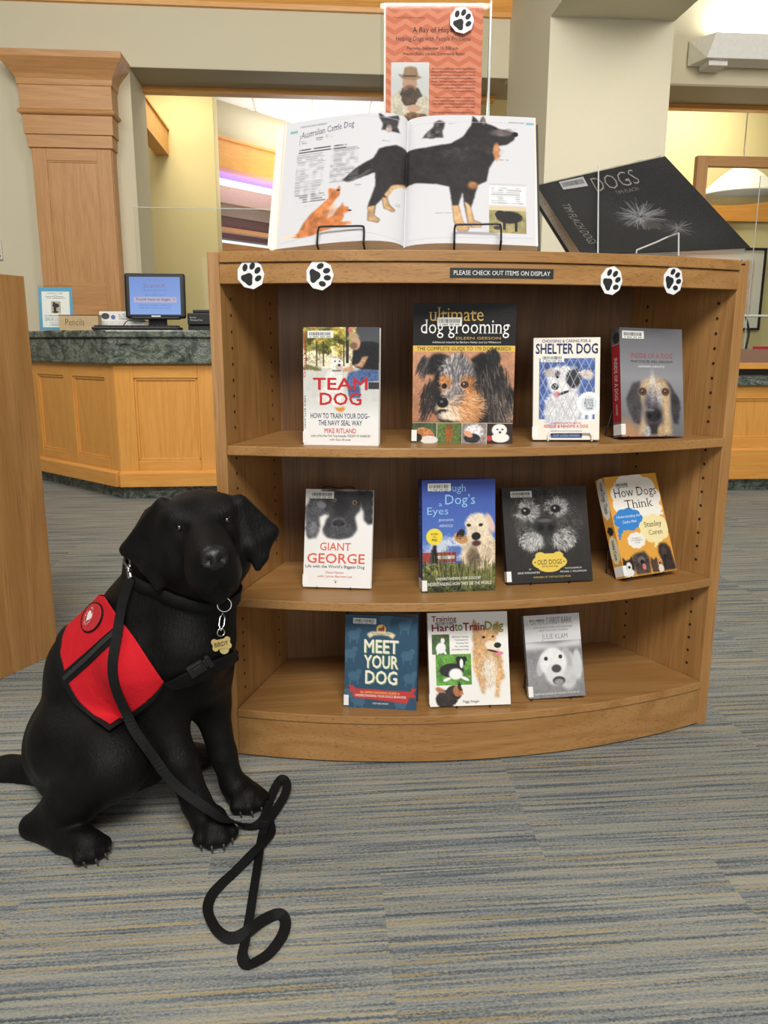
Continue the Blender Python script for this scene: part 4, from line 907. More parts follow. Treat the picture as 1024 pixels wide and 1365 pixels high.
book('white cover showing four dogs with maroon and green title on bottom shelf', (.0963, 1.4958, Z3+.004, .0656, .3251, .006, w, h), .016, c,
     [('Training', .05, .035, .36, .115, MR, .02), ('Hard', .05, .125, .33, .20, MR, .03), ('to', .335, .12, .435, .20, OG, .03), ('Train', .44, .115, .71, .20, MR, .03), ('Dog', .715, .105, .945, .225, OG, .03)] +
     [(tx, a, .255+.034*k, .5, .275+.034*k, (70, 40, 50), .004) for k, (tx, a) in enumerate((('Effective Training', .30), ('Techniques for', .335), ('Working With', .35), ('Shy, Controlling', .33), ('and Stubborn Dogs', .29)))] + [('Peggy Swager', .41, .94, .61, .975, (46, 40, 40), .004)],
     (228, 224, 214), [], (.075, .085, .34, .155))

# ---- bottom shelf: small grey cover, pale puppy
w, h = .121, .1749
c = Cv(w, h, (206, 206, 207))
c.vgrad(0, .32, (214, 214, 215), (206, 206, 207)).vgrad(.32, .66, (120, 120, 121), (142, 142, 143), tex=.12).vgrad(.66, 1, (150, 150, 151), (128, 128, 128), tex=.12)
c.poly([(0, .31), (.5, .36), (1, .30), (1, .40), (0, .42)], (206, 206, 207), n=4)
c.ell(.72, .68, .17, .24, (196, 196, 196), wob=.02, tex=.06, soft=.25).ell(.90, .62, .08, .18, (206, 206, 206), soft=.3)
c.ell(.25, .60, .07, .14, (188, 188, 188), rot=14, soft=.3).ell(.72, .52, .07, .12, (176, 176, 176), rot=-14, soft=.3)
c.ell(.47, .58, .24, .18, (232, 232, 231), soft=.2, tex=.04).ell(.49, .73, .17, .12, (218, 218, 217), soft=.4, tex=.04).ell(.52, .655, .085, .048, (70, 70, 70), soft=.3).ell(.55, .80, .11, .05, (62, 60, 60), soft=.3).ell(.55, .815, .08, .035, (150, 148, 148), soft=.4)
c.ell(.345, .53, .034, .024, (44, 44, 44), soft=.3).ell(.605, .515, .034, .024, (44, 44, 44), soft=.3)
book('small grey cover with pale smiling puppy, rightmost on bottom shelf', (.3087, 1.5325, Z3+.004, .0658, .3028, .0418, w, h), .016, c,
     [('LOVE AT FIRST BARK', .13, .035, .86, .115, (120, 118, 120), -.004), ('HOW SAVING A DOG CAN SOMETIMES', .16, .145, .86, .165, (110, 110, 112)), ('HELP YOU SAVE YOURSELF', .26, .18, .78, .2, (110, 110, 112)), ('JULIE KLAM', .30, .235, .76, .315, (120, 118, 120), -.004), ('FROM THE AUTHOR OF YOU HAD ME AT WOOF', .10, .94, .90, .96, (236, 236, 236))],
     (170, 170, 172), [], (.075, .035, .40, .105))

# ---- easels in the bookcase
MX = lambda *P: pose(*P)
stand('black wire easel behind the white book with coral title', MX(-.1681, 1.5543, Z2+.004, -.085, .2749, 0, .1417, .204), .1417, .204, .020, .030, .100, .212, .05, black_wire, lip=.0, z_floor=Z2)
stand('white wire easel holding the cream spotted-dog paperback', MX(.298, 1.5626, Z1+.004, -.0737, .1797, .0119, .131, .2029), .131, .2029, .014, .030, .116, .12, .05, white_wire, lip=.006, lip_bar=True, r=.002, z_floor=Z1)
stand('black wire easel behind the grey hound book on top shelf', MX(.4838, 1.587, Z1+.004, .2842, .1979, -.0265, .1482, .2221), .1482, .2221, .030, .012, .100, .13, .05, black_wire, lip=.0, z_floor=Z1)
stand('black wire easel under the dark square old-dog book', MX(.2606, 1.5744, Z2+.004, .1569, .331, 0, .1892, .2044), .1892, .2044, .018, .05, .135, .13, .03, black_wire, lip=.0, z_floor=Z2)
stand('black wire easel propping the tilted orange book', MX(.5126, 1.594, Z2+.012, .4053, .4052, .0103, .1433, .2208), .1433, .2208, .030, .012, .10, .15, .045, black_wire, lip=.0, z_floor=Z2)
stand('black wire easel under the white four-dog book', MX(.0963, 1.4958, Z3+.004, .0656, .3251, .006, .1691, .1927), .1691, .1927, .016, .055, .125, .12, .05, black_wire, lip=.0, z_floor=Z3)
stand('black wire easel behind the small grey puppy book', MX(.3087, 1.5325, Z3+.004, .0658, .3028, .0418, .121, .1749), .121, .1749, .016, .004, .09, .09, .05, black_wire, lip=.0, z_floor=Z3)

# ================================================================== ON THE BOOKCASE
# ---- big open book on two wire easels
w, h = .5175, .3046
OBM = pose(-.2176, 1.6564, BC_H+.022, -.0839, .4825, .0048, w, h)
t = thing('open_book', 'large open picture book with black cattle dog across both pages', 'book', M=OBM)
def bulge(u):
    q = np.abs(np.asarray(u)-.497)/.5; q = np.clip(q, 0, 1)
    return np.where(np.asarray(u) < .497, .026, .014)*np.sin(np.pi*np.sqrt(q))**0.9 - .004*(1-q)**6
def mo(u, v, k):
    u = np.asarray(u, float); v = np.asarray(v, float)
    return (u*w, h*(1-v), bulge(u)+k)
c = Cv(w, h, (206, 206, 210), .0011)
N = lambda P: c.pts(P, 45, 452, 1005, 925)
DK = (34, 31, 32)
c.poly(N([(283, 700), (330, 660), (400, 625), (420, 590), (480, 570), (523, 574), (600, 572), (690, 560), (735, 535), (765, 490), (772, 454), (790, 470), (797, 480), (812, 452), (822, 482), (850, 490), (885, 508), (935, 515), (930, 542), (900, 562), (868, 568), (862, 610), (835, 650), (825, 700), (792, 715), (780, 760), (768, 800), (778, 842), (802, 850), (808, 866), (770, 868), (757, 855), (744, 790), (736, 740), (722, 790), (738, 850), (762, 868), (755, 882), (720, 881), (707, 850), (697, 780), (686, 722), (640, 712), (560, 702), (525, 706), (480, 730), (455, 770), (465, 796), (487, 810), (478, 818), (445, 808), (437, 775), (415, 800), (410, 835), (432, 850), (425, 860), (387, 855), (387, 800), (410, 730), (408, 680), (340, 700), (300, 708)]), DK, wob=.004, tex=.35, n=1)
BT = (196, 158, 112)
for P in ([(697, 790), (722, 790), (740, 850), (762, 868), (755, 882), (720, 881), (707, 850)], [(745, 775), (765, 790), (778, 842), (802, 850), (808, 866), (770, 868), (757, 855)], [(387, 805), (412, 800), (410, 835), (432, 850), (425, 860), (387, 855)], [(437, 770), (455, 770), (465, 796), (487, 810), (478, 818), (445, 808)], [(470, 725), (523, 702), (523, 712), (480, 735), (455, 770), (445, 760)]):
    c.poly(N(P), BT, wob=.003, tex=.2)
c.ell(.853, .29, .014, .07, (176, 118, 74), wob=.01, soft=.5, tex=.3).ell(.76, .56, .02, .03, (150, 100, 64), wob=.01, soft=.8, tex=.3).ell(.87, .135, .045, .03, (92, 84, 82), wob=.01, soft=.6, tex=.6).ell(.845, .10, .006, .006, (10, 8, 8)).ell(.925, .145, .012, .02, (14, 13, 14)).ell(.80, .045, .008, .03, (120, 96, 90), soft=.6)
c.ell(.72, .30, .12, .05, (58, 55, 56), wob=.02, soft=.9, tex=.6, a=.6).ell(.32, .50, .05, .012, (104, 96, 92), rot=-28, wob=.01, soft=.6, a=.7)
RD = (186, 112, 62)
c.poly(N([(75, 880), (100, 890), (135, 895), (180, 893), (220, 880), (280, 870), (328, 862), (328, 855), (290, 852), (300, 825), (318, 815), (312, 800), (295, 795), (291, 780), (282, 795), (268, 805), (255, 828), (235, 835), (240, 800), (262, 770), (278, 752), (278, 740), (276, 718), (262, 734), (240, 725), (232, 728), (236, 760), (200, 790), (165, 815), (140, 845), (125, 875), (110, 885)]), RD, wob=.004, tex=.3)
c.ell(.045, .915, .03, .012, (226, 206, 180), soft=.5).ell(.235, .60, .008, .006, (20, 16, 16)).ell(.285, .765, .008, .006, (20, 16, 16)).ell(.20, .75, .03, .05, (206, 136, 84), wob=.01, soft=.8, tex=.3, a=.6)
c.poly(N([(412, 455), (418, 455), (440, 470), (468, 462), (488, 456), (490, 472), (484, 500), (494, 522), (425, 518), (430, 495), (415, 472)]), (52, 49, 52), wob=.004, tex=.5).ell(.425, .125, .012, .03, (166, 150, 142), tex=.4, soft=.6)
c.poly(N([(625, 478), (645, 470), (664, 480), (662, 500), (655, 515), (660, 538), (610, 538), (585, 534), (577, 540), (590, 520), (615, 500), (622, 492)]), (84, 80, 80), wob=.006, tex=.9)
c.rect(.822, .535, .965, .555, (196, 196, 198)).rect(.822, .555, .965, .70, (222, 222, 224)).rect(.822, .71, .965, .915, (150, 142, 96), tex=.25).rect(.822, .71, .965, .745, (206, 190, 160)).ell(.90, .795, .05, .045, (34, 28, 30), tex=.3).ell(.865, .775, .02, .03, (34, 28, 30)).rect(.875, .82, .885, .89, (34, 28, 30)).rect(.92, .82, .93, .90, (34, 28, 30)).ell(.855, .875, .016, .016, (60, 54, 60))
c.greek(.83, .565, .955, .695, 8, (120, 120, 126), .5)
c.rect(.018, .075, .05, .095, (120, 176, 176)).rect(.97, .045, 1, .062, (120, 176, 186)).rect(.06, .12, .063, .2, (120, 130, 160))
c.greek(.055, .28, .175, .62, 26, (120, 120, 128), .6).greek(.195, .26, .315, .54, 21, (120, 120, 128), .6).greek(.06, .235, .27, .275, 2, (60, 60, 66), .9).greek(.055, .60, .185, .67, 4, (96, 96, 104), .75)
for a, b, d, e in ((.07, .165, .11, .2), (.13, .15, .16, .185), (.17, .14, .2, .17)): c.greek(a, b, d, e, 2, (110, 110, 118), .7)
for a, b, d, e in ((.30, .56, .335, .60), (.40, .215, .44, .235), (.46, .70, .48, .73), (.885, .10, .93, .108), (.86, .345, .90, .36), (.10, .69, .14, .70), (.07, .785, .10, .792), (.615, .765, .68, .78), (.66, .065, .70, .075)): c.greek(a, b, d, e, 1 if e-b < .02 else 2, (140, 140, 148), .6)
c.line(.01, .965, .25, .90, .0012, (170, 186, 196)).line(.25, .90, .49, .985, .0012, (170, 186, 196)).line(.51, .965, .99, .945, .0012, (170, 186, 196)).line(.06, .06, .30, .02, .001, (190, 190, 196)).line(.3, .02, .49, .05, .001, (190, 190, 196)).line(.52, .06, .97, .055, .001, (190, 190, 196))
a = Art(); a.grid(c, mo)
a.text('Australian Cattle Dog', .065, .07, .285, .135, (74, 78, 96), lambda u, v, k: mo(u, v - (np.asarray(u)-.065)*.22 + .03, k), -.006, .0004, 0, 0, True)
a.text('HERDING DOG BREEDS', .06, .045, .17, .058, (120, 130, 140), mo); a.text('HERDING DOGS', .90, .045, .96, .055, (120, 130, 140), mo)
sp_o = a.build('page_spread', attr_mat('coated_page_paper', .4, .05, .25), t, smooth=True)
def block(u0, u1, th):
    m = MB(); us = np.linspace(u0, u1, 22); vs = []
    for q in us:
        z = float(bulge(q))-.0006
        vs += [(q*w, 0.0, z), (q*w, h, z), (q*w, h, -th+z*.3), (q*w, 0.0, -th+z*.3)]
    f = []
    for i in range(21):
        p = i*4; f += [(p, p+4, p+5, p+1), (p+1, p+5, p+6, p+2), (p+2, p+6, p+7, p+3), (p+3, p+7, p+4, p)]
    f += [(0, 1, 2, 3), (84, 87, 86, 85)]
    return m.add(vs, f)
block(-.012, .497, .018).build('page_block', page_m, t, smooth=False)
block(.497, 1.008, .024).build('page_block', page_m, t, smooth=False)
MB().box((-.012, -.006, -.030), (w+.012, h+.006, -.027)).build('cover', plain('dark_book_board', (52, 50, 50), .5), t)
for k in range(4):
    MB().box((-.014-.003*k, .004*k, -.004-.003*k), (.02, h-.002*k, -.003-.003*k)).build('page_edge', print_matte if False else plain('loose_page_paper', (228, 226, 220), .8), t)

def top_easel(label, xa, xb):
    t = thing('book_easel', label, 'book stand', OBM @ Vector(((xa+xb)/2, 0, 0)), 0, 'black wire easels under the open picture book')
    o = Vector(t.location)
    W = lambda x, y, z: tuple(OBM @ Vector((x, y, z)) - o)
    zf = BC_H - o.z + .0025; f = .034
    MB().tube(smooth_path([W(xa, -.012, f), W(xa, .012, f), W(xa+.001, .022, f), W(xa+.006, .027, f), W((xa+xb)/2, .027, f), W(xb-.006, .027, f), W(xb-.001, .022, f), W(xb, .012, f), W(xb, -.012, f)], 5), .0021).build('lip_wire', black_wire, t, smooth=True)
    for x in (xa, xb):
        p0 = Vector(W(x, -.012, f)); p1 = Vector(W(x, -.008, -.034)); g = Vector((p0.x, p0.y, zf)); g2 = Vector((p1.x, p1.y, p1.z))
        MB().tube([p0, p1], .0021).build('ledge_wire', black_wire, t, smooth=True)
        bt = Vector(W(x, .2, -.034)); MB().tube([p1, bt], .0021).build('back_wire', black_wire, t, smooth=True)
        ft = Vector((bt.x, bt.y+.03, zf)); MB().tube([bt, ft], .0021).build('prop_leg', black_wire, t, smooth=True)
        f1 = Vector((p1.x, p1.y, zf)); MB().tube([p1, f1, ft], .0021).build('base_wire', black_wire, t, smooth=True)
    return t
top_easel('black wire easel under the left page of the open book', .088, .180)
top_easel('black wire easel under the right page of the open book', .357, .447)

# ---- orange flyer in a clear holder
FX, FY, FZ0, FW, FH = -.002, 1.845, 1.312, .213, .245
t = thing('sign_holder', 'tall clear acrylic sign holder behind the open book', 'sign holder', (FX+FW/2, FY+.02, BC_H))
MB().box((-.114, .004, .004), (.126, .007, .548)).build('back_sheet', acrylic, t); MB().box((-.114, -.008, .29), (.120, -.005, .546)).build('front_sheet', acrylic, t)
MB().box((.120, -.008, .0), (.124, .007, .550)).build('side_sheet', acrylic_edge, t); MB().box((-.11, -.006, 0), (.118, .006, .004)).build('base', acrylic, t)
c = Cv(FW, FH, (206, 108, 76), .0009)
zz = np.abs(((c.u*4.6) % 1.0)-.5)*.085*1.2; st = ((c.v+zz)/.085) % 1.0
c.blend((st < .5).astype(float), (220, 134, 100)); c.rect(0, 0, 1, .015, (238, 236, 234)).rect(0, 0, .02, 1, (238, 236, 234))
c.rect(.075, .47, .46, 1, (206, 206, 210)).vgrad(.47, .62, (222, 222, 226), (206, 206, 208), u0=.075, u1=.46)
M_ = lambda P: c.pts(P, 430, 30, 797, 440)
c.poly(M_([(458, 432), (458, 340), (490, 310), (530, 305), (570, 318), (600, 345), (602, 432)]), (206, 196, 178), tex=.15).poly(M_([(490, 330), (500, 308), (560, 308), (575, 335), (550, 350), (510, 350)]), (64, 54, 48), tex=.3)
c.ell(.265, .645, .075, .075, (190, 146, 122), soft=.25).ell(.265, .69, .06, .035, (120, 84, 64), soft=.5).poly(M_([(482, 262), (500, 278), (550, 282), (574, 272), (560, 268), (552, 240), (530, 236), (508, 240), (502, 264)]), (150, 118, 90), tex=.1).rect(.2, .575, .335, .59, (80, 60, 46))
c.ell(.27, .755, .08, .07, (70, 48, 36), tex=.5, wob=.04).ell(.33, .94, .13, .06, (116, 76, 46), tex=.5, wob=.05).ell(.31, .845, .07, .03, (206, 162, 138)).rect(.02, .995, 1, 1, (206, 108, 76))
a = Art(); mf = lambda u, v, k: (np.asarray(u)*FW-FW/2, -.002-k+0*np.asarray(u), FZ0-BC_H+FH*(1-np.asarray(v)))
a.grid(c, mf)
FT = (66, 40, 40)
for T in (('Weston Public Library presents', .09, .105, .41, .125, (120, 60, 50)), ('A Ray of Hope:', .29, .19, .71, .245, (50, 32, 34), .012), ('Helping Dogs with People Problems', .12, .262, .88, .31, FT, 0, .0004, 0, .15), ('Thursday, September 19, 7:00 p.m.', .23, .345, .76, .375, FT, .01), ('Weston Public Library, Community Room', .19, .39, .82, .42, FT, .01)): a.text(*T[:6], mf, *T[6:])
rows = ['Join us for a talk with noted dog behavior', 'therapist Ray McSoley as he talks about his new', 'book A Ray of Hope, the story of his lifelong', 'career working in the field of dog behavior', 'therapy. This book opens your mind and heart to', 'what those simply called canines, the power', 'in the seemingly routine relationships', 'with people problems']
for k, r_ in enumerate(rows): a.text(r_, (.49, .48, .48, .485, .485, .49, .56, .70)[k], .515+.026*k, .935, .53+.026*k, FT, mf, .002)
for k, r_ in enumerate(['Written with empathy, wisdom, understanding,', 'and sprinkled with laugh out loud humor, this', 'book reveals the lasting bonds with you and', 'those wonderful always dogs', 'Called the dog whisperer of Boston dog owners, the', 'man finds us a ray of hope', 'Copies of the book will be available to', 'purchase after the program']):
    a.text(r_, (.52, .50, .50, .62, .50, .66, .56, .66)[k], (.75, .776, .802, .828, .872, .898, .94, .966)[k], .935, (.765, .791, .817, .843, .887, .913, .955, .981)[k], FT, mf, .002)
fl = a.build('flyer', print_matte); fl.location = (FX+FW/2, FY+.02, BC_H)
tag(fl, 'orange chevron flyer with man in hat holding a dog, inside clear holder', 'flyer')

# ---- black picture book leaning on a clear easel
Q = [Vector(p) for p in ((.339, 1.86, 1.191), (.612, 1.83, 1.246), (.725, 1.62, 1.031), (.385, 1.60, 1.016))]
nq = (Q[2]-Q[3]).cross(Q[0]-Q[3]).normalized()
t = thing('book', 'black glossy picture book with plumed white dog, leaning right of open book', 'book', Q[3])
def mq(u, v, k):
    u = np.asarray(u, float); v = np.asarray(v, float)
    sag = .018*np.sin(np.pi*u)*np.sin(np.pi*np.clip(1-v, 0, 1))
    r = []
    for i in range(3):
        top = Q[0][i]*(1-u)+Q[1][i]*u; bot = Q[3][i]*(1-u)+Q[2][i]*u
        r.append(top*(1-v)+bot*v + nq[i]*(k-sag) - Q[3][i])
    return tuple(r)
c = Cv(.31, .32, (9, 9, 10), .0012)
for k in range(210):
    a_ = RNG.rand()*6.28; r = .05+.12*RNG.rand(); x, y = .55+.04*RNG.rand(), .48+.05*RNG.rand(); g = 70+70*RNG.rand()
    c.line(x+.03*math.cos(a_), y+.03*math.sin(a_), x+r*math.cos(a_), y+r*1.15*math.sin(a_), .0026, (g, g, g+3), .7)
for k in range(90):
    a_ = RNG.rand()*6.28; r = .03+.08*RNG.rand(); x, y = .72, .70; g = 60+50*RNG.rand()
    c.line(x, y, x+r*math.cos(a_), y+r*math.sin(a_), .0022, (g, g, g), .6)
c.ell(.60, .62, .05, .05, (52, 46, 42), soft=.7)
a = Art(); a.grid(c, mq)
a.text('DOGS', .40, .05, .72, .19, (120, 118, 112), mq, -.014, .0004, 0, 0, True); a.text('TIM FLACH', .52, .215, .68, .25, (96, 94, 90), mq)
a.text('TIM FLACH DOGS', .09, .30, .15, .86, (110, 108, 104), mq, 0, .0006, 90)
a.build('cover', attr_mat('black_plastic_jacket', .5, .0, .07), t, smooth=True)
def edge_block(k0, k1, ins):
    m = MB(); vs = []; n = 9
    for k in (k0, k1):
        for j in range(n):
            for i in range(n): vs.append([float(x) for x in mq(ins+(1-2*ins)*i/(n-1), ins+(1-2*ins)*j/(n-1), k)])
    g = lambda s_, j, i: s_*n*n+j*n+i; f = []
    for j in range(n-1):
        for i in range(n-1): f += [(g(0, j, i), g(0, j+1, i), g(0, j+1, i+1), g(0, j, i+1)), (g(1, j, i), g(1, j, i+1), g(1, j+1, i+1), g(1, j+1, i))]
        f += [(g(0, 0, j), g(0, 0, j+1), g(1, 0, j+1), g(1, 0, j)), (g(0, n-1, j), g(1, n-1, j), g(1, n-1, j+1), g(0, n-1, j+1)),
              (g(0, j, 0), g(1, j, 0), g(1, j+1, 0), g(0, j+1, 0)), (g(0, j, n-1), g(0, j+1, n-1), g(1, j+1, n-1), g(1, j, n-1))]
    return m.add(vs, f)
edge_block(-.004, -.034, .02).build('page_block', page_m, t)
edge_block(-.034, -.037, .0).build('back_cover', black_plastic, t)
a = Art(); mb_ = lambda u, v, k: mq(.17+np.asarray(u)*.19, .02+np.asarray(v)*.10, k+.0008)
a.grid(Cv(.05, .02, (150, 150, 148)), mb_)
for k in range(16): a.raw(np.stack(mb_(np.array([.06+.055*k]*2+[.06+.055*k+.02+.02*RNG.rand()]*2), np.array([.2, .7, .7, .2]), .0004), 1), [(0, 1, 2, 3)], (40, 40, 42))
a.build('barcode_label', print_matte, t, 'grey barcode sticker')
jm = clear('jacket_film', (.93, .93, .93, 1), .10)
jk = MB(); vs = []
for i in range(13):
    u = i/12; 
    for v, k in ((-.004, .002), (-.03-.02*math.sin(i*1.7)**2, -.006), (-.012, -.03)): vs.append([float(x) for x in mq(u, v, k)])
f = [];
for i in range(12): f += [(i*3, i*3+3, i*3+4, i*3+1), (i*3+1, i*3+4, i*3+5, i*3+2)]
jk.add(vs, f).build('jacket_flap', jm, t, smooth=True)

t = thing('acrylic_easel', 'clear acrylic easel carrying the black picture book', 'book stand', (.48, 1.60, BC_H))
o = Vector((.48, 1.60, BC_H))
def bar(mb, pts, r=.0016): mb.tube([Vector(p)-o for p in pts], r)
m = MB(); bar(m, [(.416, 1.594, 1.012), (.4715, 1.845, 1.2285)]); m.build('side_edge', acrylic_edge, t)
m = MB(); bar(m, [(.563, 1.566, 1.0105), (.560, 1.566, 1.052)]); m.build('front_edge', acrylic_edge, t)
m = MB(); bar(m, [(.479, 1.556, 1.014), (.479, 1.556, 1.02), (.520, 1.575, 1.036), (.548, 1.592, 1.048), (.560, 1.566, 1.052)]); m.build('lip_edge', acrylic_edge, t)
MB().box((-.08, -.03, 0), (.10, .10, .003)).build('base', acrylic, t)
MB().add([tuple(Vector([float(x) for x in mq(u, v, k)])+Q[3]-o) for k in (-.066, -.063) for u, v in ((.15, .96), (.7, .96), (.7, .4), (.15, .4))],
         [(0, 1, 2, 3), (7, 6, 5, 4), (0, 4, 5, 1), (1, 5, 6, 2), (2, 6, 7, 3), (3, 7, 4, 0)]).build('back_plate', acrylic, t)

# ---- paw print cut-outs and the shelf sign
paw_w, paw_b = plain('paw_card', (236, 236, 236), .7), plain('paw_ink', (30, 31, 33), .7)
def paw(label, M, rot, sq=1.0):
    t = thing('paw_cutout', label, 'paw print', M=M, group='white paper paw prints')
    r_ = np.random.RandomState(int(abs(rot)*13)+3); P = []
    for k in range(9):
        a_ = 2*math.pi*k/9; r = .0262*(1+.07*(r_.rand()-.3)); P.append((r*math.cos(a_)*sq, r*math.sin(a_)))
    MB().prism(P, .0002, .0012, 0).build('card', paw_w, t)
    ca, sa = math.cos(rot), math.sin(rot)
    def pad(x, y, a, b, tw): 
        q = MB(); pts = []
        for k in range(20):
            an = 2*math.pi*k/20; xx, yy = a*math.cos(an), b*math.sin(an)
            X, Y = xx*math.cos(tw)-yy*math.sin(tw)+x, xx*math.sin(tw)+yy*math.cos(tw)+y
            pts.append(((X*ca-Y*sa)*sq, X*sa+Y*ca))
        q.prism(pts, .0012, .0016); return q
    for x, y, tw in ((-.0155, .003, .35), (-.0062, .0135, .12), (.0062, .0135, -.12), (.0155, .003, -.35)): pad(x, y, .0047, .0068, tw).build('toe_pad', paw_b, t)
    pts = []
    for k in range(30):
        an = 2*math.pi*k/30; r = .0098*(1+.18*math.cos(3*(an-math.pi/2))); X, Y = r*1.15*math.cos(an), r*math.sin(an)-.010
        pts.append(((X*ca-Y*sa)*sq, X*sa+Y*ca))
    MB().prism(pts, .0012, .0016).build('main_pad', paw_b, t)
    return t
def fascia_M(x, z):
    dy = x/math.sqrt(BR_*BR_-x*x)
    X = Vector((1, dy, 0)).normalized(); N_ = Vector((dy, -1, 0)).normalized()
    y = arc(x)+.0045
    L_ = Matrix(((X.x, 0, N_.x, x), (X.y, 0, N_.y, y), (X.z, 1, N_.z, z), (0, 0, 0, 1)))
    return BCM @ L_
paw('white paper paw print nearest the left end of the bookcase top', fascia_M(-.4553, .9687), math.radians(-38))
paw('white paper paw print on bookcase fascia, between left end and shelf sign', fascia_M(-.3315, .9663), math.radians(-84), .98)
paw('white paper paw print on bookcase fascia, just right of the shelf sign', fascia_M(.2114, .9614), math.radians(-58), .9)
paw('white paper paw print nearest the right end of the bookcase top', fascia_M(.3463, .9655), math.radians(-72), .9)
paw('white paper paw print stuck on the corner of the orange flyer', Matrix(((1, 0, 0, .1645), (0, 0, -1, 1.855), (0, 1, 0, 1.521), (0, 0, 0, 1))), math.radians(-38))
a = Art(); sx0, sx1, sz0, sz1 = -.0993, .0945, .9625, .9795
def ms(u, v, k):
    x = sx0+(sx1-sx0)*np.asarray(u, float); y = -(np.sqrt(BR_*BR_-x*x)-(BR_-BOW))+.0035-k
    return (x, y, sz0+(sz1-sz0)*(1-np.asarray(v)))
a.grid(Cv(.2, .02, (30, 34, 34), .004), ms); a.text('PLEASE CHECK OUT ITEMS ON DISPLAY', .035, .27, .965, .73, (226, 226, 222), ms, .004)
sg = a.build('shelf_sign', print_matte); sg.matrix_world = BCM
tag(sg, 'thin black sign strip with white capitals on the bookcase top edge', 'sign')

# ================================================================== ON THE COUNTER
LZ = 0.9115
t = thing('computer_monitor', 'black touch screen monitor showing a blue start page on the counter', 'monitor', rw(-.895, 4.62, LZ), PSI)
tl = Matrix.Translation((0, 0, .19)) @ Matrix.Rotation(-.10, 4, 'X')
MB().box((-.166, 0, -.122), (.166, .035, .125), 0, tl).build('screen_housing', black_plastic, t, bevel=.012)
c = Cv(.28, .205, (128, 164, 232), .0016); c.vgrad(0, 1, (118, 152, 222), (140, 176, 240)).rect(.08, .535, .92, .68, (206, 186, 200), a=.8)
for k in range(4): c.ell(.36+.09*k, .10, .045, .035, (120, 126, 150), a=.55, soft=.3).ell(.36+.09*k, .108, .037, .03, (122, 156, 226), soft=.2)
a = Art(); mm = lambda u, v, k: tuple(np.array(p) for p in zip(*[(tl @ Vector((-.138+.278*float(x), -.0006-float(k), .103-.205*float(y))))[:] for x, y in zip(np.asarray(u).ravel(), np.asarray(v).ravel())]))
a.grid(c, mm)
for T in (('ScannX', .28, .17, .72, .29, (150, 96, 110), -.01), ('Book ScanCenter 5131', .28, .335, .74, .375, (110, 110, 150)), ('with', .46, .42, .53, .44, (110, 110, 150)), ('Book-Edge Scanner', .31, .465, .71, .505, (110, 110, 150)), ('Touch here to begin  +', .12, .565, .89, .645, (64, 60, 84), .01), ('Scan Books, Documents, and Photos to', .18, .735, .82, .77, (70, 80, 130), .003), ('Email, USB, Cloud Services, and more', .2, .805, .8, .84, (70, 80, 130), .003)):
    a.text(*T[:6], mm, *T[6:])
em = NT('lit_screen'); at_ = em.add('ShaderNodeAttribute'); at_.attribute_name = 'ink'
em.setp(Roughness=.25); em.link(at_.outputs[0], em.b.inputs['Emission Color']); em.b.inputs['Emission Strength'].default_value = .85; em.b.inputs['Base Color'].default_value = (.02, .02, .02, 1)
a.build('screen', em.m, t)
MB().box((-.022, -.002, -.117), (.028, .002, -.108), 0, tl).build('badge', plain('white_badge', (236, 236, 232), .5), t)
MB().box((-.05, .03, .02), (.05, .07, .14)).build('neck', black_plastic, t, bevel=.006); MB().box((-.13, -.02, .062), (.13, .06, .076)).build('tray', black_plastic, t, bevel=.004)
MB().box((-.11, -.01, 0), (.11, .12, .022)).build('foot', black_plastic, t, bevel=.006)
t = thing('keyboard', 'black computer keyboard lying in front of the monitor', 'keyboard', rw(-.952, 4.40, LZ), PSI)
MB().box((-.225, -.06, 0), (.225, .08, .016)).build('case', black_plastic, t, bevel=.004)
key_m = plain('keycap_plastic', (38, 38, 41), .5); kb = MB()
for r in range(5):
    for q in range(15): kb.box((-.215+.0287*q, -.05+.025*r, .016), (-.215+.0287*q+.024, -.05+.025*r+.02, .024))
kb.build('keycaps', key_m, t)
MB().tube(smooth_path([(-.10, .08, .012), (-.08, .12, .05), (-.02, .13, .052), (.03, .12, .045), (.06, .13, .02)], 5), .0025).build('cable', black_plastic, t, smooth=True)
t = thing('receipt_printer', 'small black boxy printer beside the monitor at the bookcase edge', 'printer', rw(-.62, 4.55, LZ), PSI)
MB().box((-.085, -.03, 0), (.10, .12, .03)).box((-.085, -.045, .03), (.10, .12, .095)).build('body', black_plastic, t, bevel=.006)
MB().box((-.055, -.035, .095), (.10, .11, .112)).build('lid', black_plastic, t, bevel=.004)
a = Art(); mr = flat(.10, .05); mk = lambda u, v, k: (-.075+np.asarray(u)*.1, -.0456-k+0*np.asarray(u), .035+.05*(1-np.asarray(v)))
a.text('Reader', .04, .22, .40, .36, (200, 200, 200), mk); a.text('Wireless Print', .04, .48, .72, .66, (200, 200, 200), mk); a.build('lettering', print_matte, t, 'white lettering')
t = thing('notice_card', 'low white landscape notice with small photos behind the keyboard', 'sign', rw(-1.09, 4.66, LZ), PSI)
c = Cv(.25, .105, (236, 234, 230), .0016); c.ell(.13, .25, .09, .16, (60, 62, 70), tex=.3).ell(.30, .3, .05, .12, (90, 110, 160), tex=.2).greek(.42, .10, .95, .45, 3, (110, 110, 116), .7).greek(.06, .6, .95, .95, 4, (120, 120, 126), .5).rect(.03, .52, .97, .55, (180, 206, 214))
a = Art(); a.grid(c, lambda u, v, k: (np.asarray(u)*.25-.125, -.002-k+0*np.asarray(u), .105*(1-np.asarray(v))+.001)); a.box((-.125, -.0015, .001), (.125, .0015, .106), (230, 228, 224)); a.build('card', print_matte, t)
MB().box((-.125, -.0015, 0), (.125, .05, .001)).build('foot', acrylic, t)
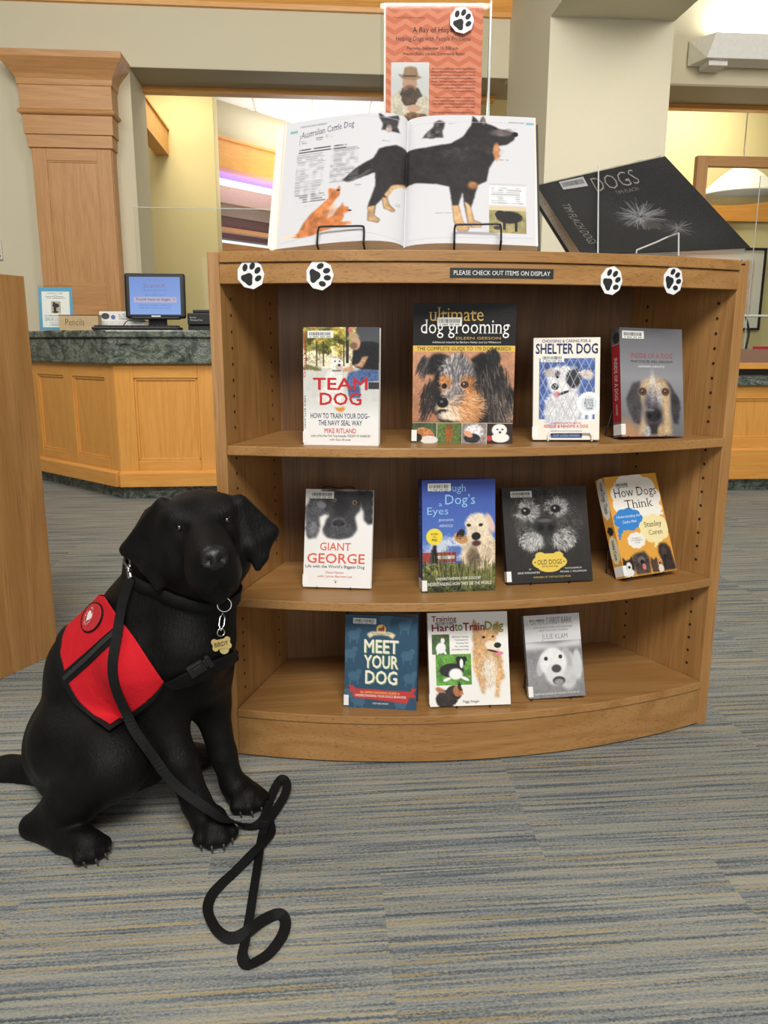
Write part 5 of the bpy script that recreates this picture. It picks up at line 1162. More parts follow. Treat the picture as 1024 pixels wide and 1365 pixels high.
t = thing('pencil_box', 'tan cardboard box marked Pencils on the granite ledge', 'box', rw(-1.303, 4.56, LZ), PSI)
kraft = plain('kraft_card', (188, 164, 126), .8, var=.06)
for A, B in (((-.105, 0, 0), (.105, .004, .082)), ((-.105, .066, 0), (.105, .07, .082)), ((-.105, .004, 0), (-.101, .066, .082)), ((.101, .004, 0), (.105, .066, .082)), ((-.101, .004, 0), (.101, .066, .004))):
    MB().box(A, B).build('side', kraft, t)
MB().box((-.106, -.001, .079), (.106, .071, .0835)).build('rim', plain('brown_box_edge', (96, 74, 50), .7), t)
MB().box((-.10, .006, .0836), (.10, .064, .0838)).build('inside_shadow_card', plain('box_inner', (120, 98, 70), .9), t) if False else None
a = Art(); a.text('Pencils', .16, .24, .64, .68, (74, 62, 54), lambda u, v, k: (-.105+np.asarray(u)*.21, -.0004-k+0*np.asarray(u), .082*(1-np.asarray(v))), -.012, .0004, 0, .05); a.build('lettering', print_matte, t, 'hand-lettered word')
t = thing('flyer_holder', 'clear stand with blue-bordered printed notice beside the pencil box', 'sign holder', rw(-1.458, 4.67, LZ), PSI)
tl2 = Matrix.Rotation(-.12, 4, 'X')
MB().box((-.094, -.004, 0), (.094, -.002, .250), 0, tl2).build('front_sheet', acrylic, t); MB().box((-.094, .004, 0), (.094, .006, .25), 0, tl2).build('back_sheet', acrylic, t); MB().box((-.094, 0, 0), (.094, .08, .002)).build('foot', acrylic, t)
c = Cv(.184, .236, (92, 166, 206), .0014); c.rect(.09, .09, .91, .93, (240, 240, 238)).rect(.36, .32, .64, .60, (190, 176, 160)).ell(.50, .42, .10, .05, (40, 38, 40)).ell(.47, .50, .04, .07, (34, 34, 36)).ell(.48, .57, .08, .025, (34, 34, 36)).rect(.42, .34, .48, .40, (34, 34, 36))
for v0, u0, u1 in ((.125, .25, .75), (.165, .43, .57), (.20, .2, .8), (.235, .25, .78)): c.greek(u0, v0, u1, v0+.022, 1, (60, 60, 70), .9)
c.greek(.15, .64, .88, .68, 2, (90, 90, 96), .8).greek(.15, .70, .8, .78, 3, (110, 110, 116), .7).greek(.3, .80, .85, .90, 2, (130, 130, 136), .6)
a = Art(); mfl = lambda u, v, k: tuple(np.array(p) for p in zip(*[(tl2 @ Vector((-.092+.184*float(x), .002-float(k), .238-.236*float(y))))[:] for x, y in zip(np.asarray(u).ravel(), np.asarray(v).ravel())]))
a.grid(c, mfl); a.build('notice', print_matte, t, 'blue-bordered notice')

# clear screens on the counters
t = thing('sneeze_guard', 'clear acrylic screen standing on the granite ledge behind the monitor', 'counter screen', rw(-1.04, 4.90, LZ), PSI)
MB().box((0, 0, 0), (1.85, .006, .702)).build('sheet', acrylic, t); MB().box((0, 0, .699), (1.85, .006, .703)).build('top_edge', acrylic_edge, t)
for x in (.3, 1.5): MB().box((x, -.05, 0), (x+.03, .06, .05)).build('foot', acrylic, t)
t = thing('sneeze_guard', 'clear acrylic screen at the far right above the lower desk', 'counter screen', rw(2.76, 4.95, .662), PSI)
MB().box((0, 0, 0), (1.4, .006, 1.2)).build('sheet', acrylic, t); MB().box((-.003, 0, 0), (.0, .006, 1.2)).build('side_edge', acrylic_edge, t); MB().box((-.02, -.05, 0), (.08, .06, .03)).build('foot', acrylic, t)
t = thing('framed_screen', 'oak framed glass partition behind the right desk', 'partition', rw(2.94, 6.2, 0), PSI)
MB().box((0, 0, 0), (.085, .06, 2.255)).build('post', MATS['wall_oak_z'], t, bevel=.003); MB().box((.085, 0, 2.18), (2.5, .06, 2.255)).build('rail', MATS['wall_oak_x'], t, bevel=.003); MB().box((.085, .025, .7), (2.5, .031, 2.18)).build('glass', acrylic, t)
t = thing('lamp_shade', 'white bell-shaped hanging lamp shade behind the oak framed glass', 'lamp', rw(3.78, 7.1, 2.115), PSI)
MB().lathe([(.40, 0), (.37, .02), (.28, .09), (.18, .18), (.11, .23), (.06, .255), (.012, .265)], 32).build('shade', plain('opal_shade', (244, 242, 232), .4), t, smooth=True); MB().tube([(0, 0, .26), (0, 0, 1.3)], .006).build('rod', chrome, t)
t = thing('framed_picture', 'black framed map with cream mount on the yellow wall', 'picture', rw(4.26, 7.86, .98), PSI)
PW, PH = .50, .80
fr = MB(); fr.box((-.25, -.025, 0), (.25, 0, .022)).box((-.25, -.025, PH-.022), (.25, 0, PH)).box((-.25, -.025, 0), (-.228, 0, PH)).box((.228, -.025, 0), (.25, 0, PH)); fr.build('frame', black_plastic, t)
c = Cv(.46, .76, (232, 228, 218), .004); c.rect(.15, .12, .80, .86, (206, 212, 190), tex=.1).ell(.5, .5, .22, .25, (186, 200, 170), wob=.3, tex=.1).rect(.68, .14, .80, .86, (216, 196, 186), tex=.1)
a = Art(); a.grid(c, lambda u, v, k: (np.asarray(u)*.46-.23, -.012-k+0*np.asarray(u), .02+.76*(1-np.asarray(v)))); a.build('print', print_matte, t)
t = thing('desk_lamp', 'slim black desk lamp with white head on the right desk', 'lamp', rw(2.86, 5.13, .662), PSI)
MB().lathe([(.06, 0), (.06, .012), (.01, .018)], 20).build('base', black_plastic, t, smooth=False); MB().tube(smooth_path([(0, 0, .015), (.012, 0, .16), (.02, 0, .26), (-.01, 0, .36)], 6), .007).build('stem', black_plastic, t, smooth=True); MB().box((-.03, -.02, .358), (.16, .03, .372)).build('head', white_paint, t, bevel=.004)
t = thing('desk_tray', 'oak edged tray with clear sides on the lower granite desk', 'tray', rw(2.42, 4.55, .662), PSI)
MB().box((-.05, 0, .035), (.9, .02, .072)).build('front_rail', MATS['honey_oak_x'], t, bevel=.003); MB().box((-.05, .02, .03), (.9, .32, .042)).build('tray_base', plain('brown_tray_felt', (128, 100, 84), .8), t); MB().box((-.05, .32, .03), (.9, .335, .15)).build('back_panel', plain('brown_tray_wood', (142, 112, 94), .5), t); MB().box((-.05, 0.0, 0), (.9, .3, .03)).build('feet', black_plastic, t)
t = thing('red_sign', 'small red and white card standing behind the right desk lamp', 'sign', rw(2.93, 5.15, .662), PSI)
MB().box((0, 0, .135), (.3, .003, .165)).build('red_band', plain('red_card', (206, 34, 58), .6), t); MB().box((0, 0.0, 0), (.3, .002, .135)).build('card', plain('white_card', (236, 232, 226), .6), t)

DOG = [
    ('c',(-0.427,1.36,0.271),(-0.562,1.39,0.11),0.116,0.112,0.03),
    ('e',(-0.406,1.34,0.294),(0.085,0.09,0.105),None,0.04),
    ('c',(-0.34,1.275,0.337),(-0.343,1.3,0.26),0.074,0.055,0.04),
    ('c',(-0.343,1.315,0.478),(-0.388,1.34,0.373),0.074,0.088,0.03),
    ('c',(-0.394,1.35,0.384),(-0.426,1.36,0.285),0.09,0.1,0.04),
    ('c',(-0.447,1.38,0.34),(-0.535,1.4,0.23),0.082,0.108,0.04),
    ('c',(-0.315,1.285,0.413),(-0.33,1.28,0.346),0.062,0.068,0.03),
    ('c',(-0.592,1.385,0.073),(-0.576,1.36,0.064),0.098,0.088,0.04),
    ('c',(-0.457,1.33,0.104),(-0.514,1.35,0.077),0.07,0.075,0.03),
    ('c',(-0.564,1.3,0.136),(-0.467,1.225,0.146),0.08,0.062,0.03),
    ('c',(-0.464,1.215,0.14),(-0.54,1.215,0.071),0.056,0.042,0.025),
    ('c',(-0.54,1.215,0.071),(-0.614,1.225,0.018),0.04,0.021,0.02),
    ('c',(-0.619,1.228,0.012),(-0.542,1.185,0.017),0.02,0.023,0.015),
    ('c',(-0.542,1.185,0.019),(-0.499,1.162,0.024),0.023,0.026,0.012),
    ('c',(-0.472,1.42,0.054),(-0.435,1.44,0.026),0.055,0.03,0.03),
    ('c',(-0.455,1.455,0.004),(-0.387,1.45,0.017),0.024,0.024,0.015),
    ('e',(-0.374,1.445,0.023),(0.03,0.036,0.02),None,0.012),
    ('c',(-0.408,1.27,0.302),(-0.394,1.275,0.215),0.066,0.044,0.03),
    ('c',(-0.394,1.275,0.215),(-0.358,1.25,0.127),0.04,0.03,0.02),
    ('c',(-0.358,1.25,0.127),(-0.328,1.232,0.058),0.03,0.0245,0.015),
    ('c',(-0.328,1.232,0.058),(-0.312,1.225,0.028),0.0245,0.027,0.012),
    ('c',(-0.328,1.335,0.267),(-0.323,1.345,0.195),0.055,0.036,0.03),
    ('c',(-0.323,1.345,0.195),(-0.301,1.335,0.094),0.034,0.0245,0.02),
    ('c',(-0.301,1.335,0.094),(-0.283,1.325,0.038),0.0245,0.022,0.012),
    ('c',(-0.283,1.325,0.038),(-0.27,1.32,0.022),0.022,0.026,0.012),
    ('c',(-0.653,1.4,0.024),(-0.756,1.425,0.001),0.036,0.031,0.03),
    ('c',(-0.756,1.425,0.001),(-0.899,1.46,-0.024),0.031,0.02,0.02),
    ('c',(-0.3018,1.2326,0.022),(-0.292,1.2057,0.022),0.027500000000000004,0.026400000000000003,0.01),
    ('c',(-0.3099,1.2086,0.026),(-0.3145,1.1905,0.016),0.0143,0.013750000000000002,0.005),
    ('c',(-0.3006,1.212,0.026),(-0.2945,1.1837,0.016),0.0143,0.013750000000000002,0.005),
    ('c',(-0.2894,1.216,0.026),(-0.2759,1.1905,0.016),0.0143,0.013750000000000002,0.005),
    ('c',(-0.2801,1.2194,0.026),(-0.2649,1.2086,0.016),0.0143,0.013750000000000002,0.005),
    ('c',(-0.2692,1.3286,0.022),(-0.2516,1.3061,0.022),0.027500000000000004,0.026400000000000003,0.01),
    ('c',(-0.2695,1.3032,0.026),(-0.2683,1.2846,0.016),0.0143,0.013750000000000002,0.005),
    ('c',(-0.2617,1.3093,0.026),(-0.2472,1.2844,0.016),0.0143,0.013750000000000002,0.005),
    ('c',(-0.2523,1.3167,0.026),(-0.2316,1.2966,0.016),0.0143,0.013750000000000002,0.005),
    ('c',(-0.2445,1.3228,0.026),(-0.2267,1.3171,0.016),0.0143,0.013750000000000002,0.005),
    ('c',(-0.5137,1.1773,0.022),(-0.4924,1.1624,0.022),0.025,0.024,0.01),
    ('c',(-0.5073,1.1552,0.026),(-0.5013,1.1393,0.016),0.013,0.0125,0.005),
    ('c',(-0.5021,1.1626,0.026),(-0.4829,1.1447,0.016),0.013,0.0125,0.005),
    ('c',(-0.4959,1.1714,0.026),(-0.4725,1.1595,0.016),0.013,0.0125,0.005),
    ('c',(-0.4907,1.1788,0.026),(-0.4738,1.1786,0.016),0.013,0.0125,0.005),
    ('c',(-0.3991,1.4648,0.022),(-0.3759,1.4564,0.022),0.02375,0.0228,0.01),
    ('c',(-0.3877,1.4461,0.026),(-0.3783,1.433,0.016),0.012349999999999998,0.011875,0.005),
    ('c',(-0.3848,1.4542,0.026),(-0.3627,1.4425,0.016),0.012349999999999998,0.011875,0.005),
    ('c',(-0.3812,1.4638,0.026),(-0.3569,1.4586,0.016),0.012349999999999998,0.011875,0.005),
    ('c',(-0.3783,1.4719,0.026),(-0.3627,1.4759,0.016),0.012349999999999998,0.011875,0.005),
    ('h',(-0.309,1.2795,0.5467),(0.076,0.06,0.085),None,0.02),
    ('h',(-0.3293,1.226,0.5725),(0.032,0.026,0.034),None,0.02),
    ('h',(-0.2653,1.2479,0.5787),(0.032,0.026,0.034),None,0.02),
    ('h',(-0.3403,1.2392,0.5084),(0.036,0.052,0.055),None,0.025),
    ('h',(-0.2536,1.2688,0.5169),(0.036,0.052,0.055),None,0.025),
    ('c',(-0.2849,1.2105,0.5408),(-0.2549,1.1243,0.5349),0.04,0.031,0.022),
    ('h',(-0.2798,1.1466,0.5058),(0.024,0.036,0.052),None,0.016),
    ('h',(-0.244,1.1588,0.5093),(0.024,0.036,0.052),None,0.016),
    ('h',(-0.2531,1.1194,0.5334),(0.03,0.024,0.028),None,0.014),
    ('c',(-0.2849,1.233,0.4622),(-0.2582,1.1527,0.4696),0.028,0.019,0.02),
    ('h',(-0.2974,1.2671,0.4712),(0.058,0.05,0.06),None,0.03),
    ('h',(-0.2479,1.102,0.5415),(0.021,0.0155,0.014),None,0.006),
]
EARS = [
    ((-0.361,1.245,0.59),(-0.396,1.285,0.566),(-0.432,1.272,0.506),0.009,0.012),
    ((-0.361,1.245,0.59),(-0.432,1.272,0.506),(-0.352,1.222,0.508),0.009,0.012),
    ((-0.432,1.272,0.506),(-0.39,1.238,0.484),(-0.352,1.222,0.508),0.009,0.012),
    ((-0.352,1.222,0.508),(-0.393,1.238,0.484),(-0.369,1.224,0.454),0.007,0.012),
    ((-0.235,1.25,0.594),(-0.222,1.285,0.572),(-0.187,1.265,0.539),0.009,0.012),
    ((-0.235,1.25,0.594),(-0.187,1.265,0.539),(-0.217,1.232,0.523),0.009,0.012),
    ((-0.187,1.265,0.539),(-0.217,1.232,0.523),(-0.199,1.236,0.504),0.009,0.012),
    ((-0.217,1.232,0.523),(-0.199,1.236,0.504),(-0.206,1.228,0.488),0.007,0.012),
]
SOCKETS = [
    ((-0.3167,1.1781,0.562),0.0105,0.012),
    ((-0.2442,1.2028,0.5691),0.0105,0.012),
    ((-0.2536,1.0885,0.5377),0.0055,0.004),
    ((-0.2347,1.095,0.5396),0.0055,0.004),
]
EYES = [
    (-0.322,1.1969,0.5614),
    (-0.2514,1.221,0.5683),
]
CLAWS = [
    ((-0.3145,1.1905,0.016),(-0.3085,1.174,0.01)),
    ((-0.2945,1.1837,0.016),(-0.2885,1.1672,0.01)),
    ((-0.2759,1.1905,0.016),(-0.2699,1.174,0.01)),
    ((-0.2649,1.2086,0.016),(-0.2589,1.192,0.01)),
    ((-0.2683,1.2846,0.016),(-0.2575,1.2707,0.01)),
    ((-0.2472,1.2844,0.016),(-0.2364,1.2705,0.01)),
    ((-0.2316,1.2966,0.016),(-0.2208,1.2827,0.01)),
    ((-0.2267,1.3171,0.016),(-0.2159,1.3032,0.01)),
    ((-0.5013,1.1393,0.016),(-0.4882,1.1301,0.01)),
    ((-0.4829,1.1447,0.016),(-0.4698,1.1355,0.01)),
    ((-0.4725,1.1595,0.016),(-0.4594,1.1503,0.01)),
    ((-0.4738,1.1786,0.016),(-0.4607,1.1695,0.01)),
    ((-0.3783,1.433,0.016),(-0.364,1.4278,0.01)),
    ((-0.3627,1.4425,0.016),(-0.3484,1.4373,0.01)),
    ((-0.3569,1.4586,0.016),(-0.3426,1.4534,0.01)),
    ((-0.3627,1.4759,0.016),(-0.3484,1.4707,0.01)),
]
NOSE = (-0.2473, 1.1001, 0.5417)
HEAD = [[0.94238, -0.12254, 0.31128], [0.32158, 0.07539, -0.94388], [0.0922, 0.9896, 0.11045]]
HEAD_C = (-0.305, 1.268, 0.546)
VEST = [
    (-0.77245,-0.44003,-0.45792),
    (-0.94775,-0.16097,0.27542),
    (-0.82034,0.01447,0.57169),
    (-0.67384,0.13498,0.72644),
    (-0.56635,0.20919,0.79717),
    (0.5428,0.5477,0.63671),
    (0.66758,0.53602,0.51674),
    (0.79911,0.50166,0.3313),
    (0.8845,0.44776,0.13104),
    (0.92291,0.32283,-0.2098),
    (0.82846,0.1512,-0.53925),
    (0.6762,0.01271,-0.73661),
    (0.26936,-0.2146,-0.93882),
]
VEST_RED = [
    (-0.77361,-0.43927,-0.45669),
    (-0.82754,0.00411,0.56139),
    (-0.75837,0.0652,0.64856),
    (-0.66132,0.13819,0.73726),
    (-0.59578,0.18403,0.78178),
    (0.54348,0.54329,0.6399),
    (0.69677,0.5266,0.48704),
    (0.80719,0.49395,0.32319),
    (0.88878,0.44042,0.12684),
    (0.92598,0.32201,-0.19717),
    (0.88259,0.21721,-0.41696),
    (0.76689,0.08657,-0.63592),
    (-0.10181,-0.3497,-0.93131),
]
ZIP = [
    (-0.697,-0.45837,-0.55143),
    (-0.654,0.06484,0.75371),
    (0.88952,0.44072,0.12047),
    (0.64835,-0.05401,-0.75942),
]
ZIP_TEETH = [
    (-0.70321,-0.45972,-0.54236),
    (-0.65563,0.05804,0.75285),
    (0.87329,0.45619,0.17105),
    (0.66511,-0.04568,-0.74535),
]
PATCH_RIM = [
    (-0.82409,-0.10374,0.55688),
    (-0.71053,-0.00516,0.70365),
    (-0.52804,0.11766,0.84103),
    (-0.22823,0.27099,0.93513),
    (0.20616,0.42244,0.88264),
    (0.623,0.48522,0.61354),
    (0.85187,0.44705,0.27289),
    (0.92847,0.37129,-0.00958),
    (0.92947,0.29095,-0.2268),
    (0.89049,0.21087,-0.4032),
    (0.81951,0.12672,-0.55888),
    (0.70745,0.03056,-0.70611),
    (0.52682,-0.08836,-0.84537),
    (0.22863,-0.23728,-0.94415),
    (-0.20783,-0.38755,-0.89811),
    (-0.63075,-0.45417,-0.62919),
    (-0.86206,-0.42038,-0.28308),
    (-0.93765,-0.34756,0.00374),
    (-0.93697,-0.26873,0.22331),
    (-0.89646,-0.1889,0.40084),
]
PATCH = [
    (-0.8267,-0.10848,0.55208),
    (-0.72245,-0.01639,0.69123),
    (-0.55287,0.10078,0.82715),
    (-0.26172,0.25431,0.93104),
    (0.18975,0.41647,0.88913),
    (0.63497,0.48382,0.60227),
    (0.86431,0.4395,0.24455),
    (0.93188,0.36097,-0.03601),
    (0.92793,0.2824,-0.2433),
    (0.88913,0.20652,-0.40841),
    (0.82278,0.1279,-0.55378),
    (0.71968,0.03793,-0.69326),
    (0.5516,-0.07557,-0.83068),
    (0.26202,-0.22451,-0.93859),
    (-0.19111,-0.38484,-0.90298),
    (-0.64214,-0.45586,-0.61631),
    (-0.87341,-0.41597,-0.25322),
    (-0.93976,-0.3404,0.0312),
    (-0.93425,-0.2634,0.24042),
    (-0.89415,-0.1879,0.40644),
]
PATCH_C = (-0.511, 1.32, 0.366)
CHEST_STRAP = [
    (0.54898,0.4775,0.68601),
    (0.45932,-0.24926,-0.85258),
    (0.38688,-0.28008,-0.87857),
    (-0.9676,-0.235,-0.09237),
    (-0.44109,0.27304,0.85492),
    (-0.30312,0.32772,0.89483),
    (0.95483,0.1929,-0.22603),
]
BELLY_STRAP = [
    (0.57304,-0.20117,-0.79446),
    (-0.9098,-0.37431,-0.17935),
    (-0.67958,0.16367,0.71511),
    (0.0617,0.49658,0.8658),
    (0.47176,0.55077,0.68854),
]
COLLAR_C = (-0.343, 1.31, 0.443)
COLLAR_AXIS = (0.027, -0.015, 0.141)
COLLAR_RED = 3.6
LEAD_HANG = [
    (-0.418,1.262,0.459),
    (-0.429,1.262,0.42),
    (-0.437,1.25,0.385),
    (-0.437,1.23,0.352),
    (-0.437,1.22,0.316),
    (-0.435,1.215,0.278),
    (-0.43,1.21,0.24),
    (-0.416,1.2,0.211),
    (-0.399,1.2,0.177),
    (-0.378,1.2,0.146),
    (-0.355,1.195,0.117),
    (-0.325,1.19,0.094),
    (-0.303,1.185,0.081),
    (-0.285,1.185,0.067),
    (-0.27,1.19,0.051),
]
LEAD_FLOOR = [
    (-0.286,1.242,0.018),
    (-0.253,1.242,0.006),
    (-0.229,1.243,0.005),
    (-0.216,1.267,0.006),
    (-0.213,1.317,0.01),
    (-0.208,1.349,0.014),
    (-0.201,1.371,0.018),
    (-0.193,1.374,0.018),
    (-0.185,1.356,0.016),
    (-0.187,1.329,0.012),
    (-0.196,1.296,0.008),
    (-0.205,1.261,0.008),
    (-0.21,1.232,0.01),
    (-0.212,1.204,0.004),
    (-0.208,1.145,0.003),
    (-0.204,1.073,0.003),
    (-0.2,1.004,0.006),
    (-0.199,0.965,0.004),
    (-0.198,0.941,0.003),
    (-0.189,0.927,0.003),
    (-0.176,0.933,0.003),
    (-0.16,0.949,0.003),
    (-0.147,0.979,0.003),
    (-0.145,1.004,0.004),
    (-0.152,1.02,0.005),
    (-0.164,1.02,0.006),
    (-0.179,1.004,0.01),
    (-0.194,0.984,0.012),
    (-0.209,0.975,0.008),
    (-0.226,0.975,0.003),
    (-0.246,0.993,0.003),
    (-0.264,1.025,0.003),
    (-0.269,1.051,0.003),
    (-0.264,1.078,0.003),
    (-0.243,1.121,0.003),
    (-0.22,1.159,0.01),
    (-0.207,1.187,0.01),
    (-0.198,1.223,0.004),
    (-0.203,1.251,0.003),
]
RING = (-0.254, 1.185, 0.439)
TAG = (-0.257, 1.165, 0.381)
CLIP0 = (-0.417, 1.262, 0.463)
CLIP1 = (-0.417, 1.272, 0.476)
BUCKLE = [(-0.317, 1.185, 0.318), (-0.274, 1.19, 0.338)]

# ================================================================== THE DOG
class Field:
    """signed distance grid built from rounded limbs"""
    def __init__(s, lo, hi, h):
        s.lo = np.array(lo); s.h = h; s.n = np.ceil((np.array(hi)-s.lo)/h).astype(int)+1
        s.F = np.full(tuple(s.n), 1.0)
    def sub(s, lo, hi):
        a = np.clip(np.floor((np.array(lo)-s.lo)/s.h).astype(int), 0, s.n-1); b = np.clip(np.ceil((np.array(hi)-s.lo)/s.h).astype(int)+1, 0, s.n)
        ax = [s.lo[i]+s.h*np.arange(a[i], b[i]) for i in range(3)]
        X = np.stack(np.meshgrid(*ax, indexing='ij'), -1)
        return tuple(slice(a[i], b[i]) for i in range(3)), X
    def union(s, sl, d, k):
        f = s.F[sl]; hh = np.clip(.5+.5*(d-f)/k, 0, 1)
        s.F[sl] = d*(1-hh)+f*hh - k*hh*(1-hh)
    def cone(s, a, b, ra, rb, k):
        a, b = np.array(a), np.array(b); m = max(ra, rb)+k+.03
        sl, X = s.sub(np.minimum(a, b)-m, np.maximum(a, b)+m)
        ba = b-a; t = np.clip(((X-a)@ba)/(ba@ba), 0, 1)
        s.union(sl, np.linalg.norm(X-a-t[..., None]*ba, axis=-1)-(ra+(rb-ra)*t), k)
    def ell(s, c, r, R, k):
        c = np.array(c); r = np.array(r); m = r.max()+k+.03
        sl, X = s.sub(c-m, c+m); q = X-c
        if R is not None: q = q@R
        k0 = np.linalg.norm(q/r, axis=-1); k1 = np.linalg.norm(q/(r*r), axis=-1)
        s.union(sl, k0*(k0-1)/np.maximum(k1, 1e-6), k)
    def tri(s, a, b, c, r, k):
        a, b, c = map(np.array, (a, b, c)); m = r+k+.03
        sl, p = s.sub(np.minimum(np.minimum(a, b), c)-m, np.maximum(np.maximum(a, b), c)+m)
        ba, cb, ac = b-a, c-b, a-c; pa, pb, pc = p-a, p-b, p-c; n = np.cross(ba, ac)
        dot = lambda u, v: (u*v).sum(-1); cl = lambda x: np.clip(x, 0, 1)[..., None]
        out = np.sign(dot(np.cross(ba, n), pa))+np.sign(dot(np.cross(cb, n), pb))+np.sign(dot(np.cross(ac, n), pc))
        e = np.minimum(np.minimum(((ba*cl(dot(ba, pa)/(ba@ba))-pa)**2).sum(-1), ((cb*cl(dot(cb, pb)/(cb@cb))-pb)**2).sum(-1)), ((ac*cl(dot(ac, pc)/(ac@ac))-pc)**2).sum(-1))
        f = dot(n, pa)**2/(n@n)
        s.union(sl, np.sqrt(np.where(out < 2, e, f))-r, k)
    def carve(s, c, r, k):
        c = np.array(c); m = r+k+.01; sl, X = s.sub(c-m, c+m)
        d = -(np.linalg.norm(X-c, axis=-1)-r); f = s.F[sl]; hh = np.clip(.5-.5*(f-d)/k, 0, 1)
        s.F[sl] = f*(1-hh)+d*hh + k*hh*(1-hh)
    def at(s, P):
        g = (np.atleast_2d(P)-s.lo)/s.h; g = np.clip(g, 0, s.n-1.001); i = g.astype(int); f = g-i; r = 0
        for dx in (0, 1):
            for dy in (0, 1):
                for dz in (0, 1):
                    r = r + s.F[i[:, 0]+dx, i[:, 1]+dy, i[:, 2]+dz]*(f[:, 0] if dx else 1-f[:, 0])*(f[:, 1] if dy else 1-f[:, 1])*(f[:, 2] if dz else 1-f[:, 2])
        return r
    def grad(s, P, e=.006):
        P = np.atleast_2d(P); g = np.stack([s.at(P+np.eye(3)[k]*e)-s.at(P-np.eye(3)[k]*e) for k in range(3)], 1)
        return g/np.maximum(np.linalg.norm(g, axis=1, keepdims=True), 1e-9)
    def mesh(s):
        F = s.F; I = F < 0; c = [(x, y, z) for x in (0, 1) for y in (0, 1) for z in (0, 1)]
        S = lambda A, o: A[o[0]:A.shape[0]-1+o[0], o[1]:A.shape[1]-1+o[1], o[2]:A.shape[2]-1+o[2]]
        cnt = sum(S(I, o).astype(np.int8) for o in c); act = (cnt > 0) & (cnt < 8)
        idx = np.argwhere(act); vid = -np.ones(act.shape, int); vid[act] = np.arange(len(idx))
        val = {o: F[idx[:, 0]+o[0], idx[:, 1]+o[1], idx[:, 2]+o[2]] for o in c}
        acc = np.zeros((len(idx), 3)); w = np.zeros(len(idx))
        for a in c:
            for ax in range(3):
                if a[ax]: continue
                b = list(a); b[ax] = 1; b = tuple(b); fa, fb = val[a], val[b]; m = (fa < 0) != (fb < 0)
                t = np.where(m, fa/np.where(m, fa-fb, 1), 0); p = np.tile(np.array(a, float), (len(idx), 1)); p[:, ax] += t
                acc += p*m[:, None]; w += m
        V = s.lo+s.h*(idx+acc/w[:, None]); Q = []
        for ax in range(3):
            o1, o2 = [(1, 2), (2, 0), (0, 1)][ax]
            A = np.take(I, range(0, I.shape[ax]-1), ax); B = np.take(I, range(1, I.shape[ax]), ax)
            e = np.argwhere(A != B); e = e[(e[:, o1] > 0) & (e[:, o2] > 0)]
            e = e[(e[:, o1] < I.shape[o1]-1) & (e[:, o2] < I.shape[o2]-1)]
            flip = A[e[:, 0], e[:, 1], e[:, 2]]
            def g(d1, d2):
                q = e.copy(); q[:, o1] -= d1; q[:, o2] -= d2; return vid[q[:, 0], q[:, 1], q[:, 2]]
            q = np.stack([g(1, 1), g(0, 1), g(0, 0), g(1, 0)], 1)
            q = np.where(flip[:, None], q, q[:, ::-1]); Q.append(q)
        return V, np.concatenate(Q)
HR = np.array(HEAD)
fd = Field((-.97, 1.06, -.012), (-.12, 1.56, .66), .0042)
for p in DOG:
    if p[0] == 'c': fd.cone(*p[1:])
    elif p[0] == 'e': fd.ell(p[1], p[2], None, p[4])
    else: fd.ell(p[1], p[2], HR, p[4])
for e in EARS: fd.tri(*e)
for e in SOCKETS: fd.carve(*e)
DV, DQ = fd.mesh()
DV[:, 2] = np.maximum(DV[:, 2], .001)

def fur():
    t = NT('black_short_fur')
    n = t.noise(t.coord((1, 1, .25)), 260, 4, .65, .3); n2 = t.noise(t.coord(), 24, 3)
    t.link(t.ramp(n2, [(.3, (.0035, .0033, .0033, 1)), (.7, (.0065, .0062, .0064, 1))]), t.b.inputs['Base Color'])
    t.setp(Roughness=.50); t.b.inputs['Specular IOR Level'].default_value = .16
    
    t.bump(n, .55, .003); return t.m
fur_m = fur()
nose_m = plain('black_nose_leather', (17, 16, 17), .4, var=.2, scale=500, bump=.3)
dog = thing('dog', 'black labrador with red vest sitting on carpet beside the bookcase', 'dog', (-.45, 1.33, 0))
DO = np.array((-.45, 1.33, 0))
def dogmesh(name, V, Fc, mats, smooth=True, mi=None, parent=dog):
    me = bpy.data.meshes.new(name); me.from_pydata((np.asarray(V)-DO).tolist(), [], [tuple(f) for f in Fc])
    for m in mats: me.materials.append(m)
    if mi is not None: me.polygons.foreach_set('material_index', np.asarray(mi, np.int32))
    me.polygons.foreach_set('use_smooth', [smooth]*len(me.polygons)); me.update()
    o = bpy.data.objects.new(name, me); COL.objects.link(o); o.parent = parent; return o
cen = DV[DQ].mean(1); hc = (cen-np.array(NOSE))@HR
is_nose = ((hc[:, 0]/.021)**2+(hc[:, 1]/.0175)**2 < 1) & (hc[:, 2] > -.008) & (hc[:, 2] < .03)
body = dogmesh('body', DV, DQ.tolist(), [fur_m, nose_m], True, is_nose.astype(int))
sm = body.modifiers.new('smooth', 'SMOOTH'); sm.factor = .5; sm.iterations = 3
eye_m = plain('dark_brown_eye', (20, 12, 8), .16, var=.3, scale=300)
for e in EYES:
    q = MB(); q.lathe([(.009*math.sin(math.pi*k/10), -.009*math.cos(math.pi*k/10)) for k in range(1, 10)], 16, 0, Matrix.Translation(Vector(e)-Vector(DO)))
    q.build('eye', eye_m, dog, smooth=True)
claw_m = plain('dark_claw', (58, 52, 50), .4)
for a_, b_ in CLAWS:
    MB().tube([Vector(a_)-Vector(DO), (Vector(a_)*.4+Vector(b_)*.6)-Vector(DO)+Vector((0, 0, .002)), Vector((b_[0], b_[1], .004))-Vector(DO)], [.0036, .003, .0008], 6).build('claw', claw_m, dog, smooth=True)

def snap(p, d): 
    p = np.array(p, float)
    for _ in range(12): p = p + (d - fd.at(p))[0]*fd.grad(p, .01)[0]*.8
    return p
